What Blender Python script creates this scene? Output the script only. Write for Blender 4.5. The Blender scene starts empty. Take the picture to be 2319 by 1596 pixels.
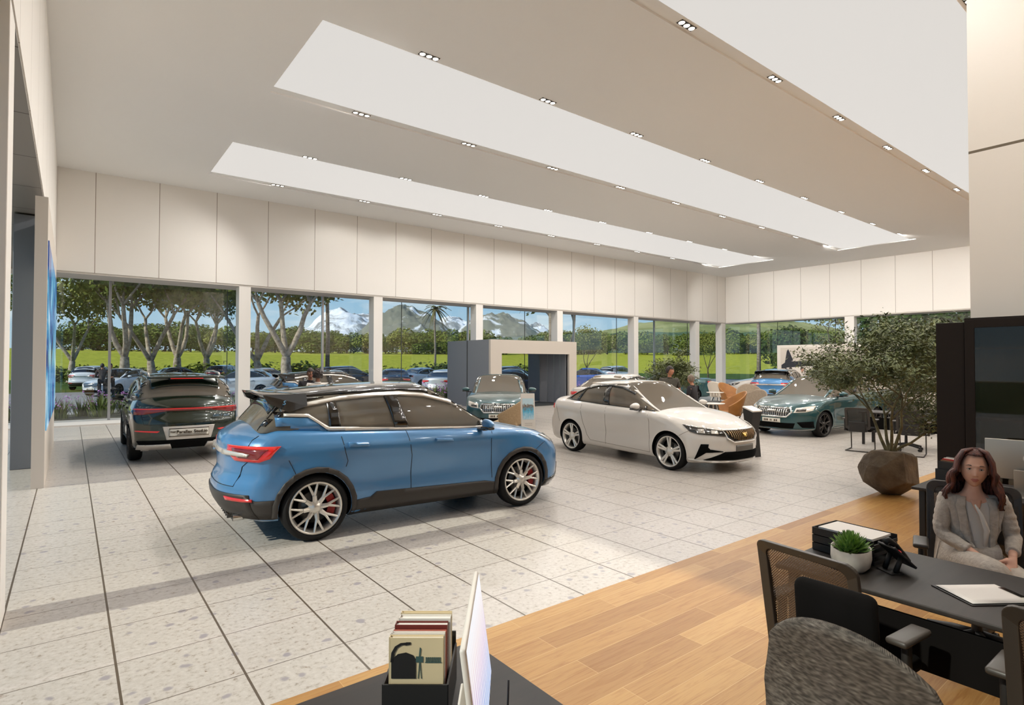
import bpy, bmesh, math, random
from mathutils import Vector, Matrix, noise
from mathutils.bvhtree import BVHTree
sc = bpy.context.scene
COL = sc.collection
PI = math.pi
rnd = random.Random(7)
def s2l(c):
    c = c/255.0
    return c/12.92 if c <= 0.04045 else ((c+0.055)/1.055)**2.4
def rgb(*c): return (s2l(c[0]), s2l(c[1]), s2l(c[2]), 1.0)

# ------------------------------------------------------------------ camera
cam = bpy.data.cameras.new('camera'); camo = bpy.data.objects.new('camera', cam); COL.objects.link(camo)
cam.sensor_width = 36.0; cam.lens = 1287.17*36.0/2319.0; cam.clip_start = .05; cam.clip_end = 20000
_yaw, _pitch, _roll = 0.660517118, 0.0179887306, 0.00147768455
_f = Vector((math.sin(_yaw)*math.cos(_pitch), math.cos(_yaw)*math.cos(_pitch), math.sin(_pitch)))
_r = Vector((math.cos(_yaw), -math.sin(_yaw), 0)); _u = _r.cross(_f)
_r2 = _r*math.cos(_roll)+_u*math.sin(_roll); _u2 = _r2.cross(_f)
camo.matrix_world = Matrix(((_r2.x, _u2.x, -_f.x, 0), (_r2.y, _u2.y, -_f.y, 0), (_r2.z, _u2.z, -_f.z, 1.85), (0, 0, 0, 1)))
sc.camera = camo

# ------------------------------------------------------------------ world (daylight sky with a few clouds)
w = bpy.data.worlds.new('sky'); sc.world = w; w.use_nodes = True
nt = w.node_tree; nt.nodes.clear()
tc = nt.nodes.new('ShaderNodeTexCoord'); sx = nt.nodes.new('ShaderNodeSeparateXYZ'); nt.links.new(tc.outputs['Generated'], sx.inputs[0])
rp = nt.nodes.new('ShaderNodeValToRGB'); e = rp.color_ramp.elements
e[0].position = 0.0; e[0].color = rgb(186, 208, 226); e[1].position = .5; e[1].color = rgb(88, 142, 205)
el = e.new(.12); el.color = rgb(146, 190, 228)
nt.links.new(sx.outputs['Z'], rp.inputs['Fac'])
mp = nt.nodes.new('ShaderNodeMapping'); mp.inputs['Scale'].default_value = (2.2, 2.2, 9.0); nt.links.new(tc.outputs['Generated'], mp.inputs['Vector'])
nz = nt.nodes.new('ShaderNodeTexNoise'); nz.inputs['Scale'].default_value = 1.6; nz.inputs['Detail'].default_value = 7; nz.inputs['Roughness'].default_value = .6
nt.links.new(mp.outputs[0], nz.inputs['Vector'])
cr = nt.nodes.new('ShaderNodeValToRGB'); cr.color_ramp.elements[0].position = .5; cr.color_ramp.elements[1].position = .72
nt.links.new(nz.outputs['Fac'], cr.inputs['Fac'])
mx = nt.nodes.new('ShaderNodeMixRGB'); mx.inputs['Color2'].default_value = rgb(232, 238, 246)
nt.links.new(cr.outputs['Color'], mx.inputs['Fac']); nt.links.new(rp.outputs['Color'], mx.inputs['Color1'])
bg = nt.nodes.new('ShaderNodeBackground'); bg.inputs['Strength'].default_value = 1.15
nt.links.new(mx.outputs['Color'], bg.inputs['Color'])
wo = nt.nodes.new('ShaderNodeOutputWorld'); nt.links.new(bg.outputs[0], wo.inputs['Surface'])

# ------------------------------------------------------------------ sun: from the left side (-X), slightly behind the far wall, 37 degrees up
sl = bpy.data.lights.new('sun', 'SUN'); so = bpy.data.objects.new('sun', sl); COL.objects.link(so)
sl.energy = 4.0; sl.angle = math.radians(1.2); sl.color = (1.0, .965, .90)
_el = math.radians(36.4); _s = Vector((-math.cos(_el)*math.cos(.05), math.cos(_el)*math.sin(.05), math.sin(_el)))
so.rotation_euler = (-_s).to_track_quat('-Z', 'Y').to_euler()
so.location = (-20, 5, 30)

# ------------------------------------------------------------------ exposure
sc.view_settings.view_transform = 'Standard'; sc.view_settings.look = 'None'
sc.view_settings.exposure = 0.30; sc.view_settings.gamma = 1.0; sc.view_settings.use_curve_mapping = False
sc.cycles.max_bounces = 7; sc.cycles.diffuse_bounces = 4; sc.cycles.glossy_bounces = 4; sc.cycles.transmission_bounces = 4
sc.cycles.transparent_max_bounces = 12; sc.cycles.sample_clamp_indirect = 6.0
sc.cycles.caustics_reflective = False; sc.cycles.caustics_refractive = False; sc.cycles.use_light_tree = True; sc.cycles.adaptive_threshold = .03
# ------------------------------------------------------------------ materials
_mc = {}
def _bsdf(name):
    m = bpy.data.materials.new(name); m.use_nodes = True; n = m.node_tree
    return m, n, n.nodes['Principled BSDF']
def M(name, col=None, rough=.5, metal=0.0, spec=.5, coat=0.0, emis=0.0, sheen=0.0, alpha=1.0):
    if name in _mc: return _mc[name]
    m, n, b = _bsdf(name)
    b.inputs['Base Color'].default_value = rgb(*col); b.inputs['Roughness'].default_value = rough
    b.inputs['Metallic'].default_value = metal; b.inputs['Specular IOR Level'].default_value = spec
    b.inputs['Coat Weight'].default_value = coat; b.inputs['Coat Roughness'].default_value = .04
    if sheen: b.inputs['Sheen Weight'].default_value = sheen
    if emis: b.inputs['Emission Color'].default_value = rgb(*col); b.inputs['Emission Strength'].default_value = emis
    _mc[name] = m; return m
def node(n, t, **kw):
    x = n.nodes.new(t)
    for k, v in kw.items():
        if k in x.inputs: x.inputs[k].default_value = v
        else: setattr(x, k, v)
    return x
def ramp(n, src, stops):
    r = n.nodes.new('ShaderNodeValToRGB'); e = r.color_ramp.elements
    e[0].position, e[0].color = stops[0]; e[1].position, e[1].color = stops[-1]
    for p, c in stops[1:-1]: q = e.new(p); q.color = c
    n.links.new(src, r.inputs['Fac']); return r.outputs['Color']
def coords(n, scale=(1, 1, 1), rot=(0, 0, 0), kind='Object', loc=(0, 0, 0)):
    t = n.nodes.new('ShaderNodeTexCoord'); mp = n.nodes.new('ShaderNodeMapping')
    mp.inputs['Scale'].default_value = scale; mp.inputs['Rotation'].default_value = rot; mp.inputs['Location'].default_value = loc
    n.links.new(t.outputs[kind], mp.inputs['Vector']); return mp.outputs[0]
def noisy(name, c1, c2, scale=8, rough=.6, detail=5, lo=.35, hi=.65, bump=0.0, bscale=None, metal=0, sc3=(1, 1, 1), kind='Object', spec=.5, trans=0):
    if name in _mc: return _mc[name]
    m, n, b = _bsdf(name); v = coords(n, sc3, kind=kind)
    nz = node(n, 'ShaderNodeTexNoise', Scale=scale, Detail=detail); n.links.new(v, nz.inputs['Vector'])
    c = ramp(n, nz.outputs['Fac'], [(lo, rgb(*c1)), (hi, rgb(*c2))]); n.links.new(c, b.inputs['Base Color'])
    b.inputs['Roughness'].default_value = rough; b.inputs['Metallic'].default_value = metal; b.inputs['Specular IOR Level'].default_value = spec
    if bump:
        n2 = node(n, 'ShaderNodeTexNoise', Scale=bscale or scale*3, Detail=4); n.links.new(v, n2.inputs['Vector'])
        bp = node(n, 'ShaderNodeBump', Strength=bump, Distance=.02); n.links.new(n2.outputs['Fac'], bp.inputs['Height']); n.links.new(bp.outputs[0], b.inputs['Normal'])
    _mc[name] = m; return m
def mix_glass(name, tint, refl=.06, rough=.0, haze=None, hz=0.0, edge=1.0):
    """see-through pane: tinted transparency, a little reflection that grows at grazing angles"""
    if name in _mc: return _mc[name]
    m = bpy.data.materials.new(name); m.use_nodes = True; n = m.node_tree; n.nodes.clear()
    tr = node(n, 'ShaderNodeBsdfTransparent', Color=rgb(*tint)); gl = node(n, 'ShaderNodeBsdfGlossy', Roughness=rough)
    lw = node(n, 'ShaderNodeLayerWeight', Blend=.5); pw = node(n, 'ShaderNodeMath', operation='POWER'); pw.inputs[1].default_value = 4.0
    n.links.new(lw.outputs['Facing'], pw.inputs[0])
    mth = node(n, 'ShaderNodeMath', operation='MULTIPLY_ADD'); mth.inputs[1].default_value = edge; mth.inputs[2].default_value = refl
    n.links.new(pw.outputs[0], mth.inputs[0]); cl = node(n, 'ShaderNodeClamp'); n.links.new(mth.outputs[0], cl.inputs['Value'])
    mx = n.nodes.new('ShaderNodeMixShader'); n.links.new(cl.outputs[0], mx.inputs[0]); n.links.new(tr.outputs[0], mx.inputs[1]); n.links.new(gl.outputs[0], mx.inputs[2])
    o = n.nodes.new('ShaderNodeOutputMaterial'); last = mx.outputs[0]
    if haze:
        df = node(n, 'ShaderNodeBsdfDiffuse', Color=rgb(*haze)); m2 = n.nodes.new('ShaderNodeMixShader'); m2.inputs[0].default_value = hz
        n.links.new(last, m2.inputs[1]); n.links.new(df.outputs[0], m2.inputs[2]); last = m2.outputs[0]
    n.links.new(last, o.inputs['Surface']); _mc[name] = m; return m

# ------------------------------------------------------------------ mesh builder
class MB:
    def __init__(s): s.v = []; s.f = []; s.mi = []; s.sm = []; s.T = Matrix.Identity(4)
    def add(s, vs, fs, mi=0, smooth=False, T=None):
        o = len(s.v); t = s.T @ T if T is not None else s.T
        s.v += [t @ Vector(p) for p in vs]
        for f in fs: s.f.append([i+o for i in f]); s.mi.append(mi); s.sm.append(smooth)
        return s
    def box(s, c, d, rz=0, mi=0, rx=0, ry=0):
        x, y, z = d[0]/2, d[1]/2, d[2]/2
        vs = [(-x, -y, -z), (x, -y, -z), (x, y, -z), (-x, y, -z), (-x, -y, z), (x, -y, z), (x, y, z), (-x, y, z)]
        T = Matrix.Translation(c) @ Matrix.Rotation(rz, 4, 'Z') @ Matrix.Rotation(ry, 4, 'Y') @ Matrix.Rotation(rx, 4, 'X')
        return s.add(vs, [(0, 3, 2, 1), (4, 5, 6, 7), (0, 1, 5, 4), (1, 2, 6, 5), (2, 3, 7, 6), (3, 0, 4, 7)], mi, False, T)
    def rbox(s, c, d, r=.02, rz=0, mi=0, rx=0, ry=0, n=3):
        """rounded box"""
        hx, hy, hz = d[0]/2, d[1]/2, d[2]/2; r = min(r, hx*.99, hy*.99, hz*.99)
        def ax(h):
            inner = h-r; a = [-h+r*(1-math.cos(k/n*PI/2)) for k in range(n)]
            return a+[-inner, inner]+[-q for q in reversed(a)] if inner > 1e-6 else a+[0]+[-q for q in reversed(a)]
        return s.lattice((hx, hy, hz), r, (ax(hx), ax(hy), ax(hz)), lambda p: p, mi, T=Matrix.Translation(c) @ Matrix.Rotation(rz, 4, 'Z') @ Matrix.Rotation(ry, 4, 'Y') @ Matrix.Rotation(rx, 4, 'X'))
    def lattice(s, h, r, axes, fn, mi=0, T=None, mif=None):
        """closed cuboid lattice surface with rounded corners, then mapped by fn(Vector)->tuple"""
        A, B_, C_ = axes; na, nb, nc = len(A)-1, len(B_)-1, len(C_)-1; idx = {}; vs = []; fs = []; ms = []
        def vid(i, j, k):
            if (i, j, k) in idx: return idx[(i, j, k)]
            p = Vector((A[i], B_[j], C_[k])); q = Vector([max(-h[t]+r, min(h[t]-r, p[t])) for t in range(3)])
            d = p-q
            if d.length > 1e-9: p = q+d.normalized()*r if sum(1 for t in range(3) if abs(d[t]) > 1e-9) > 1 else q+d.normalized()*r*(1 if max(abs(d[t])/r for t in range(3)) > .999 else d.length/r)
            idx[(i, j, k)] = len(vs); vs.append(fn(p)); return idx[(i, j, k)]
        def q4(a, b, c, d, tag):
            fs.append((vid(*a), vid(*b), vid(*c), vid(*d))); ms.append(mi if mif is None else mif(tag, a, c))
        for i in range(na):
            for j in range(nb):
                q4((i, j, 0), (i, j+1, 0), (i+1, j+1, 0), (i+1, j, 0), 'bot'); q4((i, j, nc), (i+1, j, nc), (i+1, j+1, nc), (i, j+1, nc), 'top')
        for i in range(na):
            for k in range(nc):
                q4((i, 0, k), (i+1, 0, k), (i+1, 0, k+1), (i, 0, k+1), 'right'); q4((i, nb, k), (i, nb, k+1), (i+1, nb, k+1), (i+1, nb, k), 'left')
        for j in range(nb):
            for k in range(nc):
                q4((0, j, k), (0, j, k+1), (0, j+1, k+1), (0, j+1, k), 'rear'); q4((na, j, k), (na, j+1, k), (na, j+1, k+1), (na, j, k+1), 'front')
        o = len(s.v); t = s.T @ T if T is not None else s.T
        s.v += [t @ Vector(p) for p in vs]
        for f, m in zip(fs, ms): s.f.append([i+o for i in f]); s.mi.append(m); s.sm.append(True)
        return s
    def cyl(s, p0, p1, r0, r1=None, n=16, mi=0, caps=True, smooth=True):
        r1 = r0 if r1 is None else r1; p0, p1 = Vector(p0), Vector(p1); d = (p1-p0).normalized()
        a = d.orthogonal().normalized(); b = d.cross(a); vs = []
        for p, r in ((p0, r0), (p1, r1)):
            for k in range(n): t = 2*PI*k/n; vs.append(p+a*(r*math.cos(t))+b*(r*math.sin(t)))
        s.add(vs, [(k, (k+1) % n, n+(k+1) % n, n+k) for k in range(n)], mi, smooth)
        if caps: s.add(vs, [tuple(reversed(range(n))), tuple(range(n, 2*n))], mi, False)
        return s
    def tube(s, pts, r, n=8, mi=0, closed=False, caps=True, smooth=True):
        pts = [Vector(p) for p in pts]; m = len(pts); rr = r if isinstance(r, (list, tuple)) else [r]*m; vs = []; up = None
        for i, p in enumerate(pts):
            if closed: d = pts[(i+1) % m]-pts[i-1]
            else: d = pts[min(i+1, m-1)]-pts[max(i-1, 0)]
            d.normalize()
            if up is None: up = d.orthogonal().normalized()
            up = (up-d*up.dot(d)); up = up.normalized() if up.length > 1e-6 else d.orthogonal().normalized()
            b = d.cross(up)
            for k in range(n): t = 2*PI*k/n; vs.append(p+up*(rr[i]*math.cos(t))+b*(rr[i]*math.sin(t)))
        fs = [(i*n+k, i*n+(k+1) % n, (i+1)*n+(k+1) % n, (i+1)*n+k) for i in range(m-1) for k in range(n)]
        if closed: fs += [((m-1)*n+k, (m-1)*n+(k+1) % n, (k+1) % n, k) for k in range(n)]
        elif caps: fs += [tuple(reversed(range(n))), tuple(range((m-1)*n, m*n))]
        return s.add(vs, fs, mi, smooth)
    def lathe(s, prof, n=24, c=(0, 0, 0), mi=0, smooth=True, sx=1, sy=1, axis='Z', mis=None):
        vs = []; m = len(prof)
        for k in range(n):
            t = 2*PI*k/n
            for (r, z) in prof:
                x, y = r*math.cos(t)*sx, r*math.sin(t)*sy
                vs.append((c[0]+x, c[1]+y, c[2]+z) if axis == 'Z' else (c[0]+x, c[1]+z, c[2]+y))
        o = len(s.v); s.v += [s.T @ Vector(p) for p in vs]
        for j in range(m-1):
            for k in range(n):
                q = (o+k*m+j, o+((k+1) % n)*m+j, o+((k+1) % n)*m+j+1, o+k*m+j+1)
                s.f.append(list(q) if axis == 'Z' else list(reversed(q))); s.mi.append(mis[j] if mis else mi); s.sm.append(smooth)
        return s
    def prism(s, poly, z0, z1, mi=0, T=None):
        n = len(poly); vs = [(p[0], p[1], z0) for p in poly]+[(p[0], p[1], z1) for p in poly]
        return s.add(vs, [tuple(reversed(range(n))), tuple(range(n, 2*n))]+[(k, (k+1) % n, n+(k+1) % n, n+k) for k in range(n)], mi, False, T)
    def loft(s, rings, mi=0, closed=True, caps=True, smooth=True):
        n = len(rings[0]); vs = [p for r in rings for p in r]; kk = n if closed else n-1
        fs = [(i*n+k, i*n+(k+1) % n, (i+1)*n+(k+1) % n, (i+1)*n+k) for i in range(len(rings)-1) for k in range(kk)]
        if caps and closed: fs += [tuple(reversed(range(n))), tuple(range((len(rings)-1)*n, len(rings)*n))]
        return s.add(vs, fs, mi, smooth)
    def ell(s, c, r, nu=16, nv=10, mi=0, T=None, fn=None):
        vs = [];
        for i in range(nv+1):
            a = PI*i/nv
            for k in range(nu):
                t = 2*PI*k/nu; p = Vector((math.sin(a)*math.cos(t), math.sin(a)*math.sin(t), math.cos(a)))
                p = Vector((p.x*r[0], p.y*r[1], p.z*r[2]))
                if fn: p = fn(p)
                vs.append(p+Vector(c))
        fs = [(i*nu+k, (i+1)*nu+k, (i+1)*nu+(k+1) % nu, i*nu+(k+1) % nu) for i in range(nv) for k in range(nu)]
        return s.add(vs, fs, mi, True, T)
    def grid(s, fn, nu, nv, mi=0, smooth=True):
        vs = [fn(i/nu, j/nv) for i in range(nu+1) for j in range(nv+1)]
        return s.add(vs, [(i*(nv+1)+j, (i+1)*(nv+1)+j, (i+1)*(nv+1)+j+1, i*(nv+1)+j+1) for i in range(nu) for j in range(nv)], mi, smooth)
    def build(s, name, mats, parent=None, loc=None, rz=0, bevel=0, sub=0, solid=0, merge=False, weld=True):
        me = bpy.data.meshes.new(name); me.from_pydata([tuple(v) for v in s.v], [], s.f)
        mats = mats if isinstance(mats, (list, tuple)) else [mats]
        for m in mats: me.materials.append(m)
        me.polygons.foreach_set('material_index', s.mi); me.polygons.foreach_set('use_smooth', s.sm)
        if merge:
            bm = bmesh.new(); bm.from_mesh(me); bmesh.ops.remove_doubles(bm, verts=bm.verts, dist=1e-4)
            bmesh.ops.dissolve_degenerate(bm, edges=bm.edges, dist=1e-5); bmesh.ops.recalc_face_normals(bm, faces=bm.faces); bm.to_mesh(me); bm.free()
        me.validate(); me.update()
        o = bpy.data.objects.new(name, me); COL.objects.link(o)
        if parent: o.parent = parent
        if loc: o.location = loc
        if rz: o.rotation_euler.z = rz
        if solid: q = o.modifiers.new('solid', 'SOLIDIFY'); q.thickness = solid; q.offset = 0
        if bevel: q = o.modifiers.new('bevel', 'BEVEL'); q.width = bevel; q.segments = 2; q.limit_method = 'ANGLE'; q.angle_limit = math.radians(35)
        if sub: q = o.modifiers.new('sub', 'SUBSURF'); q.levels = sub; q.render_levels = sub
        return o
def empty(name, loc=(0, 0, 0), rz=0, label=None, cat=None, group=None):
    o = bpy.data.objects.new(name, None); COL.objects.link(o); o.location = loc; o.rotation_euler.z = rz; o.empty_display_size = .1
    return tag(o, label, cat, group)
def tag(o, label=None, cat=None, group=None, kind=None):
    if label: o['label'] = label
    if cat: o['category'] = cat
    if group: o['group'] = group
    if kind: o['kind'] = kind
    return o
def struct(o): o['kind'] = 'structure'; return o
KIDS = {}
def children_of(o): return [c for c in COL.objects if c.parent == o]
def copy_tree(o, parent=None, kids=None):
    if kids is None:
        kids = {}
        for c in COL.objects:
            if c.parent: kids.setdefault(c.parent.name, []).append(c)
    c = o.copy(); COL.objects.link(c)
    if parent: c.parent = parent
    for ch in kids.get(o.name, []): copy_tree(ch, c, kids)
    return c
def dup(o, loc, rz=0, label=None, group=None, cat=None):
    c = copy_tree(o); c.location = loc; c.rotation_euler.z = rz
    return tag(c, label, cat, group)
def pchip(pts):
    xs = [p[0] for p in pts]; ys = [p[1] for p in pts]; n = len(xs); h = [xs[i+1]-xs[i] for i in range(n-1)]; d = [(ys[i+1]-ys[i])/h[i] for i in range(n-1)]
    m = [d[0]]+[0 if d[i-1]*d[i] <= 0 else 2*d[i-1]*d[i]/(d[i-1]+d[i]) for i in range(1, n-1)]+[d[-1]]
    def f(x):
        if x <= xs[0]: return ys[0]
        if x >= xs[-1]: return ys[-1]
        i = 0
        while x > xs[i+1]: i += 1
        t = (x-xs[i])/h[i]
        return (2*t**3-3*t*t+1)*ys[i]+(t**3-2*t*t+t)*h[i]*m[i]+(-2*t**3+3*t*t)*ys[i+1]+(t**3-t*t)*h[i]*m[i+1]
    return f
def text_mesh(name, s, size, mat, parent, T, depth=.002, shear=0, font=None):
    cu = bpy.data.curves.new(name, 'FONT'); cu.body = s; cu.size = size; cu.extrude = depth; cu.align_x = 'CENTER'; cu.align_y = 'CENTER'; cu.shear = shear
    o = bpy.data.objects.new(name, cu); dg = bpy.context.evaluated_depsgraph_get(); COL.objects.link(o); dg.update()
    me = bpy.data.meshes.new_from_object(o.evaluated_get(dg)); bpy.data.objects.remove(o); bpy.data.curves.remove(cu)
    me.materials.clear(); me.materials.append(mat); me.transform(T)
    q = bpy.data.objects.new(name, me); COL.objects.link(q)
    if parent: q.parent = parent
    return q
def apply_mods(o):
    dg = bpy.context.evaluated_depsgraph_get(); dg.update()
    me = bpy.data.meshes.new_from_object(o.evaluated_get(dg)); o.modifiers.clear(); o.data = me; return o
# ------------------------------------------------------------------ room materials
def line_mask(n, sock, period, offset, width):
    """1 where sock is within width of offset + k*period"""
    a = node(n, 'ShaderNodeMath', operation='SUBTRACT'); n.links.new(sock, a.inputs[0]); a.inputs[1].default_value = offset
    b = node(n, 'ShaderNodeMath', operation='PINGPONG'); n.links.new(a.outputs[0], b.inputs[0]); b.inputs[1].default_value = period/2
    c = node(n, 'ShaderNodeMath', operation='LESS_THAN'); n.links.new(b.outputs[0], c.inputs[0]); c.inputs[1].default_value = width/2
    return c.outputs[0]
def tile_floor_mat():
    m, n, b = _bsdf('terrazzo_tile'); v = coords(n)
    sp = n.nodes.new('ShaderNodeSeparateXYZ'); n.links.new(v, sp.inputs[0])
    vo = node(n, 'ShaderNodeTexVoronoi', Scale=7.5); vo.inputs['Randomness'].default_value = 1
    n1 = node(n, 'ShaderNodeTexNoise', Scale=5, Detail=4); n.links.new(v, n1.inputs['Vector'])
    mxv = node(n, 'ShaderNodeVectorMath', operation='ADD'); n.links.new(v, mxv.inputs[0])
    sv = node(n, 'ShaderNodeVectorMath', operation='SCALE'); sv.inputs['Scale'].default_value = .1; n.links.new(n1.outputs['Color'], sv.inputs[0]); n.links.new(sv.outputs[0], mxv.inputs[1])
    n.links.new(mxv.outputs[0], vo.inputs['Vector'])
    chip = ramp(n, vo.outputs['Distance'], [(.16, (1, 1, 1, 1)), (.26, (0, 0, 0, 1))])
    # only some cells carry a chip
    wc = n.nodes.new('ShaderNodeSeparateColor'); n.links.new(vo.outputs['Color'], wc.inputs[0])
    g = node(n, 'ShaderNodeMath', operation='GREATER_THAN'); g.inputs[1].default_value = .55; n.links.new(wc.outputs[0], g.inputs[0])
    k = node(n, 'ShaderNodeMath', operation='MULTIPLY'); n.links.new(chip, k.inputs[0]); n.links.new(g.outputs[0], k.inputs[1])
    nz = node(n, 'ShaderNodeTexNoise', Scale=26, Detail=6, Roughness=.65); n.links.new(v, nz.inputs['Vector'])
    base = ramp(n, nz.outputs['Fac'], [(.30, rgb(140, 128, 114)), (.44, rgb(181, 173, 164)), (.7, rgb(196, 189, 181))])
    m1 = n.nodes.new('ShaderNodeMixRGB'); n.links.new(k.outputs[0], m1.inputs['Fac']); n.links.new(base, m1.inputs['Color1']); m1.inputs['Color2'].default_value = rgb(150, 143, 145)
    n3 = node(n, 'ShaderNodeTexNoise', Scale=13, Detail=8, Roughness=.7, Distortion=.6); n.links.new(v, n3.inputs['Vector'])
    vein = ramp(n, n3.outputs['Fac'], [(.31, (1, 1, 1, 1)), (.36, (0, 0, 0, 1))])
    m2 = n.nodes.new('ShaderNodeMixRGB'); n.links.new(vein, m2.inputs['Fac']); n.links.new(m1.outputs[0], m2.inputs['Color1']); m2.inputs['Color2'].default_value = rgb(128, 108, 88)
    lx = line_mask(n, sp.outputs['X'], .6032, -.3608, .014); ly = line_mask(n, sp.outputs['Y'], .6032, 5.4747, .007)
    mxm = node(n, 'ShaderNodeMath', operation='MAXIMUM'); n.links.new(lx, mxm.inputs[0]); n.links.new(ly, mxm.inputs[1])
    m3 = n.nodes.new('ShaderNodeMixRGB'); n.links.new(mxm.outputs[0], m3.inputs['Fac']); n.links.new(m2.outputs[0], m3.inputs['Color1']); m3.inputs['Color2'].default_value = rgb(88, 76, 62)
    n.links.new(m3.outputs[0], b.inputs['Base Color'])
    b.inputs['Roughness'].default_value = .3; b.inputs['Specular IOR Level'].default_value = .45
    bp = node(n, 'ShaderNodeBump', Strength=.35, Distance=.004); bp.invert = True; n.links.new(mxm.outputs[0], bp.inputs['Height']); n.links.new(bp.outputs[0], b.inputs['Normal'])
    return m
def wood_floor_mat():
    m, n, b = _bsdf('oak_planks'); v = coords(n, loc=(0, .03, 0))
    br = n.nodes.new('ShaderNodeTexBrick'); n.links.new(v, br.inputs['Vector'])
    br.offset = .37; br.offset_frequency = 2; br.squash = 1
    br.inputs['Scale'].default_value = 1; br.inputs['Brick Width'].default_value = 1.25; br.inputs['Row Height'].default_value = .185
    br.inputs['Mortar Size'].default_value = .0016; br.inputs['Mortar Smooth'].default_value = 0; br.inputs['Bias'].default_value = 0
    br.inputs['Color1'].default_value = (0, 0, 0, 1); br.inputs['Color2'].default_value = (1, 1, 1, 1); br.inputs['Mortar'].default_value = (.5, .5, .5, 1)
    tone = ramp(n, br.outputs['Color'], [(0, rgb(154, 110, 58)), (.5, rgb(172, 129, 73)), (1, rgb(186, 145, 87))])
    v2 = coords(n, (1.2, 22, 1)); nz = node(n, 'ShaderNodeTexNoise', Scale=2.2, Detail=8, Roughness=.62, Distortion=1.2); n.links.new(v2, nz.inputs['Vector'])
    gr = ramp(n, nz.outputs['Fac'], [(.3, rgb(200, 160, 116)), (.55, (1, 1, 1, 1))])
    mx = n.nodes.new('ShaderNodeMixRGB'); mx.blend_type = 'MULTIPLY'; mx.inputs['Fac'].default_value = .55; n.links.new(tone, mx.inputs['Color1']); n.links.new(gr, mx.inputs['Color2'])
    m3 = n.nodes.new('ShaderNodeMixRGB'); n.links.new(br.outputs['Fac'], m3.inputs['Fac']); n.links.new(mx.outputs[0], m3.inputs['Color1']); m3.inputs['Color2'].default_value = rgb(194, 158, 106)
    n.links.new(m3.outputs[0], b.inputs['Base Color']); b.inputs['Roughness'].default_value = .38; b.inputs['Specular IOR Level'].default_value = .25
    return m
def panel_mat(name, axis, period, offset, col, seam=(120, 104, 84), wd=.014, rough=.45):
    m, n, b = _bsdf(name); v = coords(n); sp = n.nodes.new('ShaderNodeSeparateXYZ'); n.links.new(v, sp.inputs[0])
    l = line_mask(n, sp.outputs[axis], period, offset, wd)
    mx = n.nodes.new('ShaderNodeMixRGB'); n.links.new(l, mx.inputs['Fac']); mx.inputs['Color1'].default_value = rgb(*col); mx.inputs['Color2'].default_value = rgb(*seam)
    n.links.new(mx.outputs[0], b.inputs['Base Color']); b.inputs['Roughness'].default_value = rough
    return m
WHITE = (240, 235, 228)
m_tile = tile_floor_mat(); m_wood = wood_floor_mat()
m_white = M('white_paint', WHITE, .5); m_ceil = M('ceiling_paint', (243, 242, 239), .8, spec=.2)
m_pA = panel_mat('white_panels_back', 'X', 1.605, .53, WHITE); m_pB = panel_mat('white_panels_right', 'Y', 1.605, 20.6, WHITE)
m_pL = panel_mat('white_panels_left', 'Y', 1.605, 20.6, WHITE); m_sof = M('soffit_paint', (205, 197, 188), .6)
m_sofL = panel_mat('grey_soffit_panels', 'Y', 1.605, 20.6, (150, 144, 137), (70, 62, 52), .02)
m_pC = panel_mat('white_panels_column', 'Z', 2.4, 4.23, (228, 219, 208), (105, 92, 74), .03)
m_glass = mix_glass('window_glass', (240, 242, 238), .08, 0.0, edge=.8)
m_alu = M('aluminium', (170, 170, 172), .35, .8); m_dark = M('dark_joint', (60, 60, 58), .5)
m_grey = M('grey_portal_paint', (128, 130, 136), .45)
m_lightpanel = M('light_panel', (218, 214, 209), .5, emis=.81); m_lightpanel.node_tree.nodes['Principled BSDF'].inputs['Base Color'].default_value = (.02, .02, .02, 1)

# ------------------------------------------------------------------ floor
XB, YA, ZC, ZF = 33.55, 20.6, 7.41, 4.46
XG, YG, XL, YS = 34.8, 21.85, -1.72, -5.2
b = MB().box(((XG+XL)/2, (YG+YS)/2, -.1), (XG-XL, YG-YS, .2)); struct(b.build('floor', m_tile))
# oak planking covers the office side, 4 mm proud of the tiles
b = MB().box(((XG+XL)/2, (3.29+YS)/2, .002), (XG-XL-.2, 3.29-YS-.1, .012)); struct(b.build('floor_wood', m_wood))
struct(MB().box(((XG+XL)/2, 21.2, .02), (XG-XL, 1.22, .04)).build('trim_1', m_sof))
struct(MB().box((34.2, (YG+YS)/2-.7, .02), (1.22, YG-YS-1.4, .04)).build('trim_2', m_sof))
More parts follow.
